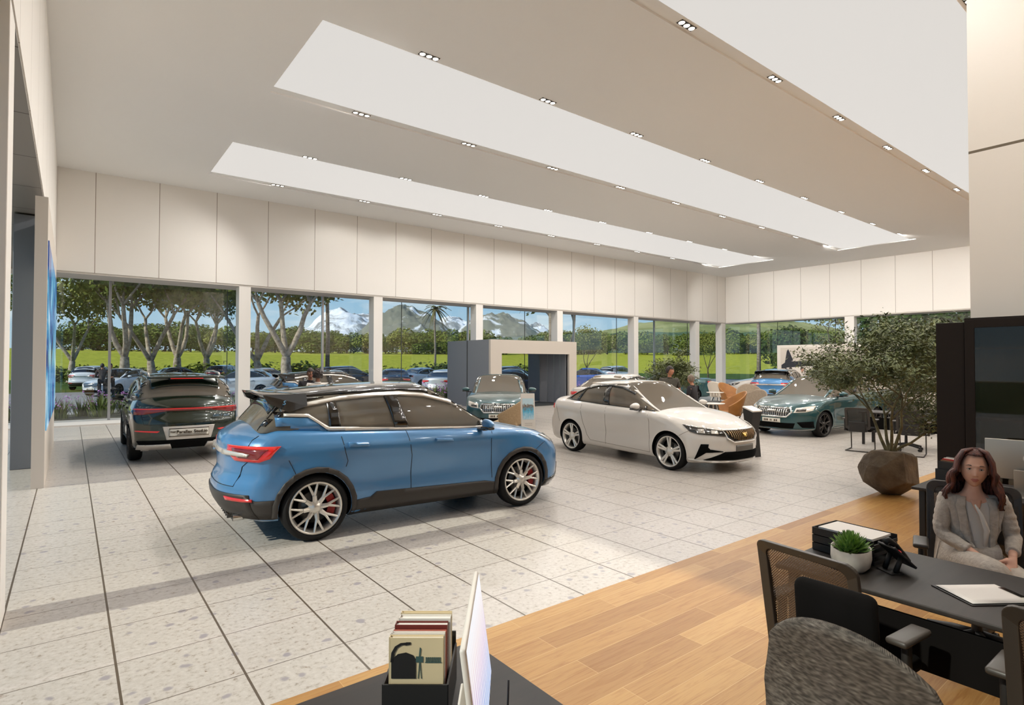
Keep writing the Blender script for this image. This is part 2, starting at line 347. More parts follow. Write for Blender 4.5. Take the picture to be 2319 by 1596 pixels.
# ------------------------------------------------------------------ ceiling with three recessed light strips and an unseen one added to brighten the offices
strips = [(15.44, 18.74), (8.92, 12.22), (2.40, 5.70), (-4.12, -.82)]; SX0, SX1 = 3.17, 29.85; RD = .035
def ceiling():
    b = MB(); z = ZC
    ys = [YS, -4.12, -.82, 2.40, 5.70, 8.92, 12.22, 15.44, 18.74, YG]
    def q(x0, x1, y0, y1, z, mi=0): b.add([(x0, y0, z), (x0, y1, z), (x1, y1, z), (x1, y0, z)], [(0, 1, 2, 3)], mi)
    q(XL, SX0, YS, YG, z); q(SX1, XG, YS, YG, z)
    for i in range(0, 10, 2): q(SX0, SX1, ys[i], ys[i+1], z)
    for y0, y1 in strips:
        q(SX0, SX1, y0, y0+.24, z+RD, 0); q(SX0, SX1, y1-.24, y1, z+RD, 0)
        b.add([(SX0, y0, z), (SX1, y0, z), (SX1, y0, z+RD), (SX0, y0, z+RD)], [(0, 1, 2, 3)]); b.add([(SX0, y1, z), (SX0, y1, z+RD), (SX1, y1, z+RD), (SX1, y1, z)], [(0, 1, 2, 3)])
        b.add([(SX0, y0, z), (SX0, y0, z+RD), (SX0, y1, z+RD), (SX0, y1, z)], [(0, 1, 2, 3)]); b.add([(SX1, y0, z), (SX1, y1, z), (SX1, y1, z+RD), (SX1, y0, z+RD)], [(0, 1, 2, 3)])
    b.box(((XL+XG)/2, (YS+YG)/2, z+.25), (XG-XL+.4, YG-YS+.4, .3))
    return b.build('ceiling', m_ceil)
struct(ceiling())
places = ['nearest the window wall', 'in the middle of the ceiling', 'over the office edge', 'added out of view over the offices']
for (y0, y1), pl in zip(strips, places):
    p = MB().box(((SX0+SX1)/2, (y0+y1)/2, ZC+RD-.004), (SX1-SX0-.01, y1-y0-.48, .012)).build('light_panel', m_lightpanel)
    tag(p, 'long rectangular white glowing ceiling light panel '+pl, 'ceiling light', 'long ceiling light panels')
# ------------------------------------------------------------------ walls: white panelled fascias over full-height glazing
struct(MB().box(((XL+XB)/2, (YA+YG)/2+.06, (ZF+ZC)/2), (XB-XL, YG-YA+.1, ZC-ZF)).build('wall_back', [m_pA]))
struct(MB().box(((XB+XG)/2+.06, (YG+YS)/2, (ZF+ZC)/2), (XG-XB+.1, YG-YS+.2, ZC-ZF)).build('wall_right', [m_pB]))
o = MB().box(((XL-.36)/2, (YA+YS)/2, (ZF+.02+ZC)/2), (-.36-XL, YA-YS, ZC-ZF-.02)).build('wall_left', [m_pL]); struct(o)
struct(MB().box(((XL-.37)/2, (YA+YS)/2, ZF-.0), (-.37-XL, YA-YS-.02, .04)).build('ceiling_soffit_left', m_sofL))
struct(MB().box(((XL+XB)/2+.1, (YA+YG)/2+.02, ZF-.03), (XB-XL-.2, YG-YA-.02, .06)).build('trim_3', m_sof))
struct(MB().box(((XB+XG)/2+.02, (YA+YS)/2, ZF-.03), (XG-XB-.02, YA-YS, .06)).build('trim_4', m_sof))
m_back = panel_mat('office_wall_panels', 'X', 1.605, .53, (190, 178, 160)); m_backlow = M('dark_wood_wall', (66, 54, 44), .5)
struct(MB().box(((XL+XG)/2, YS-.1, 4.95), (XG-XL, .2, 4.94)).build('wall_front', m_back))
struct(MB().box(((XL+XG)/2, YS-.1, 1.24), (XG-XL, .2, 2.48)).build('wall_front_lower', m_backlow))
struct(MB().box((8.3, (1.88+YS)/2, ZC/2), (.6, 1.88-YS, ZC)).build('wall_office', m_pC))
# columns
def column(x0, x1, y0, y1, lab):
    return tag(MB().box(((x0+x1)/2, (y0+y1)/2, (ZF-.06)/2), (x1-x0, y1-y0, ZF-.06)).build('column', m_white, bevel=.006), lab, 'column', 'white square columns along the windows')
cA = [4.81, 9.62, 14.40, 19.21, 24.93, 30.71]
nm = ['first', 'second', 'third', 'fourth', 'fifth', 'sixth']
for x, s in zip(cA, nm): column(x-.37, x, YA+.03, YA+.48, 'white square column in the window wall, '+s+' from the left end')
column(XB-.42, XB+.02, YA+.01, YA+.46, 'white square column standing in the far corner of the showroom')
for y, s in ((13.25, 'left of the potted tree crown on the right window wall'), (5.5, 'hidden end of the right window wall')): column(XB+.03, XB+.4, y-.3, y+.18, 'white square column, '+s)
column(-.76, -.36, 5.26, 5.66, 'white square column at the left edge of the picture, nearest the camera')
# glazing
def pane(n, c, d): struct(MB().box(c, d).build('window_%d' % n, m_glass))
k = 0; xs = [XL, .97, 4.33, 7.69, 11.05, 14.41, 17.77, 21.13, 24.49, 27.85, 31.2, XG]
for a, c in zip(xs[:-1], xs[1:]):
    k += 1; pane(k, ((a+c)/2, YG, ZF/2), (c-a-.02, .012, ZF))
for i, x in enumerate(xs[1:-1]):
    thick = i in (0, 2, 4, 6, 8)
    struct(MB().box((x, YG+.0, ZF/2), (.07 if thick else .02, .1 if thick else .03, ZF)).build('window_mullion', m_alu if thick else m_dark))
ysg = [YS, 1.0, 4.4, 7.7, 11.1, 14.4, 17.8, YG]
for a, c in zip(ysg[:-1], ysg[1:]):
    k += 1; pane(k, (XG, (a+c)/2, ZF/2), (.012, c-a-.02, ZF))
for i, y in enumerate(ysg[1:-1]): struct(MB().box((XG, y, ZF/2), (.03, .02, ZF)).build('window_mullion', m_dark))
for a, c in zip(ysg[:-1], ysg[1:]):
    k += 1; pane(k, (XL, (a+c)/2, ZF/2), (.012, c-a-.02, ZF))
struct(MB().box((XL, 18.0, ZF/2), (.06, .06, ZF)).build('window_mullion', m_alu))
# ------------------------------------------------------------------ recessed triple downlights (each carries a spot lamp; the unseen rows over the offices are added)
m_black = M('black_metal', (14, 13, 12), .4); m_lens = M('lamp_lens', (255, 250, 240), .3, emis=4.0); m_gold = M('lamp_ring', (120, 105, 70), .3, .7)
def downlight():
    r = empty('ceiling_downlight', (0, 0, 0))
    b = MB().box((0, 0, -.004), (.42, .15, .012), mi=1)
    for i in (-1, 0, 1): b.box((i*.135, 0, -.012), (.125, .125, .008), mi=0)
    b.build('housing', [m_black, m_white], r)
    for i in (-1, 0, 1):
        l = MB().lathe([(.0, -.020), (.050, -.020), (.054, -.012)], 20, (i*.135, 0, 0), 0).build('lamp', m_lens, r)
        MB().lathe([(.050, -.016), (.056, -.022), (.060, -.016), (.060, -.01)], 20, (i*.135, 0, 0)).build('ring', m_gold, l)
    global LDS
    ld = bpy.data.lights.new('downlight_beam', 'SPOT'); ld.energy = DL_W; ld.spot_size = math.radians(168); ld.spot_blend = .35; ld.shadow_soft_size = .12; ld.color = (1.0, .965, .92)
    lo = bpy.data.objects.new('beam', ld); COL.objects.link(lo); lo.parent = r; lo.location = (0, 0, -.06)
    return r
DL_W = 142
dl = downlight(); first = True
ld_main = [o for o in COL.objects if o.name == 'beam'][0].data; ld_wall = ld_main.copy(); ld_wall.energy = DL_W*.62; ld_left = ld_main.copy(); ld_left.energy = 540; ld_off = ld_main.copy(); ld_off.energy = 380; ld_off.spot_size = math.radians(130); ld_off.spot_blend = 1; ld_left.spot_size = math.radians(120); ld_left.spot_blend = 1; ld_aim = ld_main.copy(); ld_aim.energy = 465; ld_aim.spot_size = math.radians(105); ld_aim.spot_blend = 1
rows = [(18.62, 'by the window wall'), (15.56, 'on the inner edge of the window-side strip'), (12.10, 'on the far edge of the middle strip'), (9.04, 'on the near edge of the middle strip'), (5.58, 'on the far edge of the office-side strip'), (2.52, 'on the near edge of the office-side strip'), (-.94, 'over the offices'), (-4.0, 'added out of view over the offices')]
ords = ['first', 'second', 'third', 'fourth', 'fifth', 'sixth', 'seventh', 'eighth', 'ninth']
for y, s in rows:
    for i in range(9):
        o = dl if first else copy_tree(dl); first = False
        o.location = (5.10+i*2.886, y, ZC+RD)
        bm_ = [c for c in COL.objects if c.parent == o and c.type == 'LIGHT'][0]
        bm_.rotation_euler = (0, 0, 0)
        if i == 0 and y < 5: bm_.data = ld_off; bm_.rotation_euler = (0, -math.radians(42), 0)
        elif i == 0: bm_.data = ld_left; bm_.rotation_euler = (0, math.radians(40), 0)
        elif y > 18 and i < 8: bm_.data = ld_wall
        elif i == 8: bm_.data = ld_aim; bm_.rotation_euler = (0, -math.radians(58), 0)
        else: bm_.data = ld_main; bm_.rotation_euler = (0, 0, 0)
        tag(o, 'triple recessed downlight '+s+', '+ords[i]+' from the left', 'downlight', 'triple ceiling downlights')
# ------------------------------------------------------------------ cars
# local frame: x forward (0 = midway between the axles), y left, z up
def paint(name, col, rough=.32, metal=.25): return M(name, col, rough, metal, coat=1.0)
m_tyre = M('tyre_rubber', (22, 20, 19), .75, spec=.3); m_well = M('wheel_well', (8, 8, 8), .9, spec=.1)
m_rim = M('alloy_silver', (226, 221, 212), .28, .7); m_rimd = M('alloy_dark', (66, 64, 62), .3, .8); m_disc = M('brake_disc', (90, 88, 86), .35, .9)
m_cal = M('red_caliper', (150, 12, 10), .4); m_clad = M('black_plastic', (52, 47, 43), .5); m_gloss = M('gloss_black', (18, 15, 13), .12, coat=1.0)
m_chrome = M('chrome', (225, 224, 222), .1, 1.0); m_trimw = M('satin_trim', (228, 222, 214), .25, .5); m_lampr = M('tail_lamp_red', (196, 30, 26), .12, coat=1.0, emis=.25)
m_lampd = M('tail_lamp_dark_red', (110, 10, 12), .12, coat=1.0, emis=.15); m_lampw = M('lamp_clear', (222, 216, 205), .1, .3, coat=1.0); m_lampb = M('headlamp_dark', (52, 48, 44), .15, .3, coat=1.0)
m_cgl = mix_glass('car_glass', (178, 168, 154), .09, .0, haze=(150, 140, 126), hz=.40, edge=.6); m_cgl2 = M('car_glass_dark', (40, 36, 34), .05, .2, spec=.8, coat=.6)
m_seat = M('seat_leather', (150, 138, 122), .6); m_seatd = M('cabin_plastic', (70, 62, 54), .6); m_seam = M('shut_line', (20, 24, 30), .7)
m_plate = M('plate_white', (225, 220, 208), .4); m_ink = M('plate_ink', (70, 52, 30), .5); m_plateg = M('plate_grey', (92, 88, 82), .4)
m_alu2 = M('bumper_silver', (196, 190, 182), .35, .4); m_gold2 = M('badge_gold', (200, 160, 80), .25, .8)

def clip(poly, ax, val, keep_gt):
    out = []; n = len(poly)
    for i in range(n):
        a, b = poly[i], poly[(i+1) % n]; ia = (a[ax] > val) == keep_gt or a[ax] == val; ib = (b[ax] > val) == keep_gt or b[ax] == val
        if ia: out.append(a)
        if ia != ib:
            t = (val-a[ax])/(b[ax]-a[ax]); out.append((a[0]+(b[0]-a[0])*t, a[1]+(b[1]-a[1])*t))
    return out
def ray_setup(view):
    if view == 'R': return lambda u, v: (Vector((u, -3, v)), Vector((0, 1, 0)))
    if view == 'L': return lambda u, v: (Vector((u, 3, v)), Vector((0, -1, 0)))
    if view == 'F': return lambda u, v: (Vector((5, u, v)), Vector((-1, 0, 0)))
    if view == 'B': return lambda u, v: (Vector((-5, u, v)), Vector((1, 0, 0)))
    if view == 'T': return lambda u, v: (Vector((u, v, 4)), Vector((0, 0, -1)))
    a = view  # angle: looking direction in plan, 2-D u runs perpendicular
    d = Vector((math.cos(a), math.sin(a), 0)); p = Vector((-d.y, d.x, 0))
    return lambda u, v: (p*u+Vector((0, 0, v))-d*5, d)
def decal(bvh, polys, view, name, mat, parent, off=.004, cell=.07, thick=.012, car_=True):
    """2-D outlines draped over the body as thin shells that follow its curvature"""
    if polys and not isinstance(polys[0][0], (tuple, list)): polys = [polys]
    if name in ('windscreen_frame', 'rear_pillar', 'tailgate_frame', 'door_handle', 'fog_reflector', 'side_intake') and len(polys) > 1:
        for q in polys: decal(bvh, [q], view, name, mat, parent, off, cell, thick)
        return None
    rs = ray_setup(view); cache = {}; mb = MB(); vs = []; nrm = []
    def vert(u, v):
        k = (round(u, 4), round(v, 4))
        if k not in cache:
            o, d = rs(u, v); h = bvh.ray_cast(o, d)
            if h[0] is None or abs(h[1].dot(d)) < .22 or (car_ and view == 'B' and h[0].x > -1.2) or (car_ and view == 'F' and h[0].x < (-.2 if name in ('windscreen_frame',) else 1.5)): cache[k] = None
            else:
                nn = h[1] if h[1].dot(d) < 0 else -h[1]
                cache[k] = len(vs); vs.append(h[0]+nn*off); nrm.append((nn, h[0]))
        return cache[k]
    fs = []
    for poly in polys:
        us = [p[0] for p in poly]; ws = [p[1] for p in poly]
        i0, i1 = math.floor(min(us)/cell), math.ceil(max(us)/cell); j0, j1 = math.floor(min(ws)/cell), math.ceil(max(ws)/cell)
        for i in range(i0, i1):
            pc = clip(clip(poly, 0, i*cell, True), 0, (i+1)*cell, False)
            if len(pc) < 3: continue
            for j in range(j0, j1):
                q = clip(clip(pc, 1, j*cell, True), 1, (j+1)*cell, False)
                if len(q) < 3: continue
                ids = [vert(*t) for t in q]
                if any(t is None for t in ids): continue
                ff = []
                for t in ids:
                    if not ff or ff[-1] != t: ff.append(t)
                if ff[0] == ff[-1]: ff.pop()
                if len(set(ff)) >= 3 and len(set(ff)) == len(ff):
                    a, b_, c_ = vs[ff[0]], vs[ff[1]], vs[ff[2]]
                    _, d = rs(0, 0); nn = Vector((0, 0, 0))
                    for t in range(len(ff)): nn += vs[ff[t]].cross(vs[ff[(t+1) % len(ff)]])
                    if nn.dot(d) > 0: ff.reverse()
                    fs.append(ff)
    if not fs: return None
    ed = {}
    for f in fs:
        for t in range(len(f)): a, b_ = f[t], f[(t+1) % len(f)]; ed[(a, b_)] = 1
    base = len(vs); inner = {}
    side = []
    for (a, b_) in ed:
        if (b_, a) not in ed:
            for t in (a, b_):
                if t not in inner: inner[t] = len(vs); vs.append(nrm[t][1]-nrm[t][0]*max(0, thick-off))
            side.append((a, inner[a], inner[b_], b_))
    mb.add(vs, fs, 0, True); 
    for q in side: mb.f.append(list(q)); mb.mi.append(0); mb.sm.append(False)
    return mb.build(name, mat, parent)
def arc(cx, cz, r, a0, a1, n=14): return [(cx+r*math.cos(math.radians(a0+(a1-a0)*k/n)), cz+r*math.sin(math.radians(a0+(a1-a0)*k/n))) for k in range(n+1)]
def strip(line, wd):
    """polygon of constant width around an open 2-D line"""
    L, R_ = [], []
    for i, p in enumerate(line):
        a = line[max(0, i-1)]; b = line[min(len(line)-1, i+1)]; dx, dy = b[0]-a[0], b[1]-a[1]; l = math.hypot(dx, dy) or 1
        L.append((p[0]-dy/l*wd/2, p[1]+dx/l*wd/2)); R_.append((p[0]+dy/l*wd/2, p[1]-dx/l*wd/2))
    return [[L[i], L[i+1], R_[i+1], R_[i]] for i in range(len(line)-1)]
def frame_line(poly, wd): return strip(poly+[poly[0], poly[1]], wd)

def lin(a, b, n): return [a+(b-a)*k/n for k in range(n+1)]
def make_wheel(root, x, side, R, Rr, style, y, rimmat, cal=False, wd=.225):
    """side: -1 right, +1 left; y = outer face"""
    s = side; yo = y; prof = []
    def P(r, t): return (r, s*(yo-t))
    t = MB(); pr = [P(Rr+.005, .02), P(Rr+.02, .004), P((Rr+R)/2, 0), P(R-.03, .006), P(R-.008, .025), P(R, .05), P(R, wd-.05), P(R-.01, wd-.02), P((Rr+R)/2, wd), P(Rr*.9, wd)]
    w = t.lathe(pr, 44, (x, 0, R), axis='Y').build('wheel', m_tyre, root)
    c = MB()
    c.lathe([P(Rr+.006, .022), P(Rr+.004, .012), P(Rr-.008, .010), P(Rr-.016, .020), P(Rr-.03, .045), P(Rr-.04, .07), P(Rr-.035, .15)], 44, (x, 0, R), axis='Y')
    def spoke(a0, r0, a1, r1, w0, w1, d0=.035, d1=.02, th=.022):
        p0 = Vector((x+r0*math.cos(a0), 0, R+r0*math.sin(a0))); p1 = Vector((x+r1*math.cos(a1), 0, R+r1*math.sin(a1)))
        n_ = (p1-p0).normalized(); pe = Vector((-n_.z, 0, n_.x)); rings = []
        for p, ww, dd in ((p0, w0, d0), (p1, w1, d1)):
            yy = s*(yo-dd); rings.append([p+pe*ww/2+Vector((0, yy-s*.004, 0)), p+Vector((0, yy+s*.004, 0)), p-pe*ww/2+Vector((0, yy-s*.004, 0)), p-pe*ww/2+Vector((0, yy-s*th, 0)), p+pe*ww/2+Vector((0, yy-s*th, 0))])
        c.loft(rings, smooth=False)
    if style == 'mesh':
        for k in range(8):
            a = 2*PI*k/8+.12
            spoke(a, .05, a, .125, .05, .04); spoke(a, .115, a+.19, Rr-.008, .028, .018); spoke(a, .115, a-.19, Rr-.008, .028, .018)
        hub = .075
    elif style == 'five':
        for k in range(5):
            a = 2*PI*k/5+PI/2
            spoke(a+.16, .05, a+.13, Rr-.01, .035, .038); spoke(a-.16, .05, a-.13, Rr-.01, .035, .038)
        hub = .085
    else:
        for k in range(5):
            a = 2*PI*k/5+.3
            spoke(a, .04, a+.04, Rr-.01, .05, .03); spoke(a+.3, .08, a+.5, Rr-.01, .02, .03)
        hub = .07
    c.lathe([(.001, s*(yo-.022)), (hub*.55, s*(yo-.022)), (hub*.6, s*(yo-.03)), (hub, s*(yo-.034)), (hub, s*(yo-.07))], 24, (x, 0, R), axis='Y')
    for k in range(5): a = 2*PI*k/5; c.cyl((x+hub*.72*math.cos(a), s*(yo-.036), R+hub*.72*math.sin(a)), (x+hub*.72*math.cos(a), s*(yo-.028), R+hub*.72*math.sin(a)), .009, n=8)
    c.build('rim', rimmat, w)
    MB().lathe([(.03, s*(yo-.10)), (Rr*.62, s*(yo-.10)), (Rr*.62, s*(yo-.12)), (.03, s*(yo-.12))], 28, (x, 0, R), axis='Y').build('brake_disc', m_disc, w)
    MB().lathe([(.001, s*(yo-.14)), (Rr-.03, s*(yo-.14)), (Rr-.03, s*(yo-.15))], 28, (x, 0, R), axis='Y').build('wheel_back', m_well, w)
    if cal:
        cb = MB()
        rings = []
        for a in lin(-.55, .75, 6): rings.append([(x+r*math.cos(a), s*(yo-d), R+r*math.sin(a)) for r, d in ((Rr*.50, .065), (Rr*.80, .065), (Rr*.80, .11), (Rr*.50, .11))])
        cb.loft(rings, smooth=False).build('brake_caliper', m_cal, w)

def car(S, root_name='car', hero=True):
    """S: dictionary with the curves and colours of one model"""
    root = empty(root_name)
    wb, R = S['wb'], S['R']; xf, xr, hw, zt, zb = S['xf'], S['xr'], S['hw'], S['ztop'], S['zbot']; P = S['paint']
    Lh, Wh, Hh = 2.2, .9, .42; r0 = S.get('round', .09)
    nA = 56 if hero else 30
    A = [-Lh]+[-Lh+r0*q for q in (.12, .35, .65)]+lin(-Lh+r0, Lh-r0, nA)+[Lh-r0*q for q in (.65, .35, .12)]+[Lh]
    B_ = [-Wh, -Wh+r0*.15, -Wh+r0*.45]+lin(-Wh+r0, Wh-r0, 14)+[Wh-r0*.45, Wh-r0*.15, Wh]
    C_ = [-Hh, -Hh+r0*.4]+lin(-Hh+r0, Hh-r0, 12)+[Hh-r0*.45, Hh-r0*.15, Hh]
    crown, frr, rrr = S.get('crown', .045), S['fr'], S['rr']; bump = S['bump']
    def fn(p):
        a, b, c = p.x/Lh, p.y/Wh, p.z/Hh
        # guess the station, then refine once with the height found
        z = .2+(c+1)/2*.75; x = 0
        for _ in range(3):
            X0 = xr(z)+rrr*abs(b)**3.2; X1 = xf(z)-frr*abs(b)**3.2
            x = X0+(X1-X0)*(a+1)/2; z = zb(x)+(c+1)/2*(zt(x)-zb(x))
        t = (c+1)/2; y = b*hw(x, z)
        y += (1 if b > 0 else -1)*bump(x, z)*min(1, max(0, (abs(b)-.75)*4))
        z += crown*(1-b*b)*max(0, (t-.6)/.4)
        return (x, y, z)
    body = MB().lattice((Lh, Wh, Hh), r0, (A, B_, C_), fn).build('body', [P, m_well], root)
    Ra = S['Ra']
    for wx in (wb/2, -wb/2):
        for s in (1, -1):
            cut = MB().cyl((wx, s*.60, R), (wx, s*1.3, R), Ra, n=40).build('cut', m_well)
            md = body.modifiers.new('b', 'BOOLEAN'); md.object = cut; md.operation = 'DIFFERENCE'; md.solver = 'EXACT'
    cuts = [m.object for m in body.modifiers]; old = body.data; apply_mods(body)
    for c in cuts: bpy.data.objects.remove(c)
    me = body.data
    for pl in me.polygons:
        c = pl.center; inn = min(math.hypot(c.x-wx, c.z-R) for wx in (wb/2, -wb/2)) < Ra+.004 and abs(c.y) > .55 and c.z < R+Ra+.01
        if pl.material_index or (inn and abs(pl.normal.y) < .5) or (inn and abs(c.y) < .62): pl.material_index = 1; pl.use_smooth = False
        else: pl.use_smooth = True
    bm = bmesh.new(); bm.from_mesh(me); bvh = BVHTree.FromBMesh(bm); bm.free()
    if hero: md = body.modifiers.new('wn', 'WEIGHTED_NORMAL'); md.keep_sharp = True
    # greenhouse: a closed glass shell, pillars, roof and trims are laid over it
    gx0, gx1, gw, gz0, gz1 = S['g_rear'], S['g_front'], S['g_hw'], S['g_bot'], S['g_top']; rg = .08
    A2 = [-1.5, -1.5+rg*.3]+lin(-1.5+rg, 1.5-rg, 26 if hero else 14)+[1.5-rg*.3, 1.5]; B2 = [-.8, -.8+rg*.3]+lin(-.8+rg, .8-rg, 12)+[.8-rg*.3, .8]; C2 = [-.3]+lin(-.3+rg, .3-rg, 7)+[.3-rg*.35, .3]
    gc = S.get('g_crown', .035)
    def gf(p):
        a, b, c = p.x/1.5, p.y/.8, p.z/.3; t = min(1, max(0, (c+1)/2))
        X0 = gx0(t)+.10*abs(b)**3; X1 = gx1(t)-.10*abs(b)**2.6; x = X0+(X1-X0)*(a+1)/2
        zz = gz0(x)+t*(gz1(x)-gz0(x)); y = b*gw(x, t); zz += gc*(1-b*b)*max(0, (t-.8)*5)
        return (x, y, zz)
    gh = MB().lattice((1.5, .8, .3), rg, (A2, B2, C2), gf).build('windows', S.get('glass', m_cgl if hero else m_cgl2), root)
    bm = bmesh.new(); bm.from_mesh(gh.data); gb = BVHTree.FromBMesh(bm); bm.free()
    cs = .07 if hero else .12
    # roof skin
    decal(gb, S['roof_poly'], 'T', 'roof', S.get('roof_mat', P), root, .010, cs, .02)
    for side in ('R', 'L'):
        for nm_, polys, mat, off in S['gside']: decal(gb, polys, side, nm_, mat, root, off, cs)
        for nm_, polys, mat, off in S['side']: decal(bvh, polys, side, nm_, mat, root, off, cs)
    for nm_, polys, mat, off in S['gfront']: decal(gb, polys, 'F', nm_, mat, root, off, cs)
    for nm_, polys, mat, off in S['grear']: decal(gb, polys, 'B', nm_, mat, root, off, cs)
    for nm_, polys, mat, off in S['front']: decal(bvh, polys, 'F', nm_, mat, root, off, cs*.8)
    for nm_, polys, mat, off in S['rear']: decal(bvh, polys, 'B', nm_, mat, root, off, cs*.8)
    for nm_, polys, mat, off, ang in S.get('obl', []): decal(bvh, polys, ang, nm_, mat, root, off, cs*.8)
    for s in (1, -1):
        for wx in (wb/2, -wb/2): make_wheel(root, wx, s, R, S['Rr'], S['wheel'], S['yw'], S['rim'], S.get('cal', False))
        # mirror
        mx_, mz = S['mirror']; T = Matrix.Translation((mx_, s*(hw(mx_, .9)+.095), mz))
        MB().ell((0, 0, 0), (.075, .118, .060), 16, 10, T=T, fn=lambda p: Vector((p.x*(1 if p.x > 0 else .45), p.y, p.z*(1-.25*p.y*s/.12)))).build('mirror', S.get('mirror_mat', P), root)
        m2 = MB(); m2.rbox((mx_-.01, s*(hw(mx_, .9)-.0), mz-.07), (.07, .16, .025), .01); m2.rbox((mx_+.005, s*(hw(mx_, .9)+.095), mz-.048), (.09, .2, .035), .015); m2.build('mirror_arm', m_gloss, root)
    for fx in S.get('extra', []): fx(root, bvh, gb)
    bz = S['g_bot'](.5)
    if hero and S.get('cabin', True):
        for (sx_, sy_) in ((.18, .36), (.18, -.36), (-.72, .36), (-.72, -.36)):
            b = MB(); b.rbox((sx_, sy_, .80), (.5, .5, .2), .07); b.rbox((sx_-.25, sy_, 1.08), (.14, .48, .56), .06, ry=-.22); b.rbox((sx_-.33, sy_, 1.37), (.09, .26, .15), .04); b.build('seat', m_seat, root)
        b = MB(); b.rbox((.55, 0, bz-.02), (.36, 1.3, .12), .05); b.build('dashboard', m_seatd, root)
        MB().tube([(.30+.03*math.sin(t), .36+.18*math.cos(t), bz+.02+.16*math.sin(t)) for t in lin(0, 2*PI, 20)[:-1]], .014, 6, closed=True).build('steering_wheel', m_seatd, root)
    return root, bvh, gb

def mirror_y(poly): return [(-p[0], p[1]) for p in poly]
def both(poly): return [poly, mirror_y(poly)]
def corner(end):
    """lamp outlines given as 3-D points on the right-hand corner, draped from a diagonal on both corners"""
    ang = math.radians(45 if end == 'rear' else 135); px, py = -math.sin(ang), math.cos(ang)
    def f(name, pts, mat, off):
        uv = [(px*p[0]+py*p[1], p[2]) for p in pts]
        return [(name, uv, mat, off, ang), (name, [(-u, v) for u, v in uv], mat, off, -ang)]
    return f
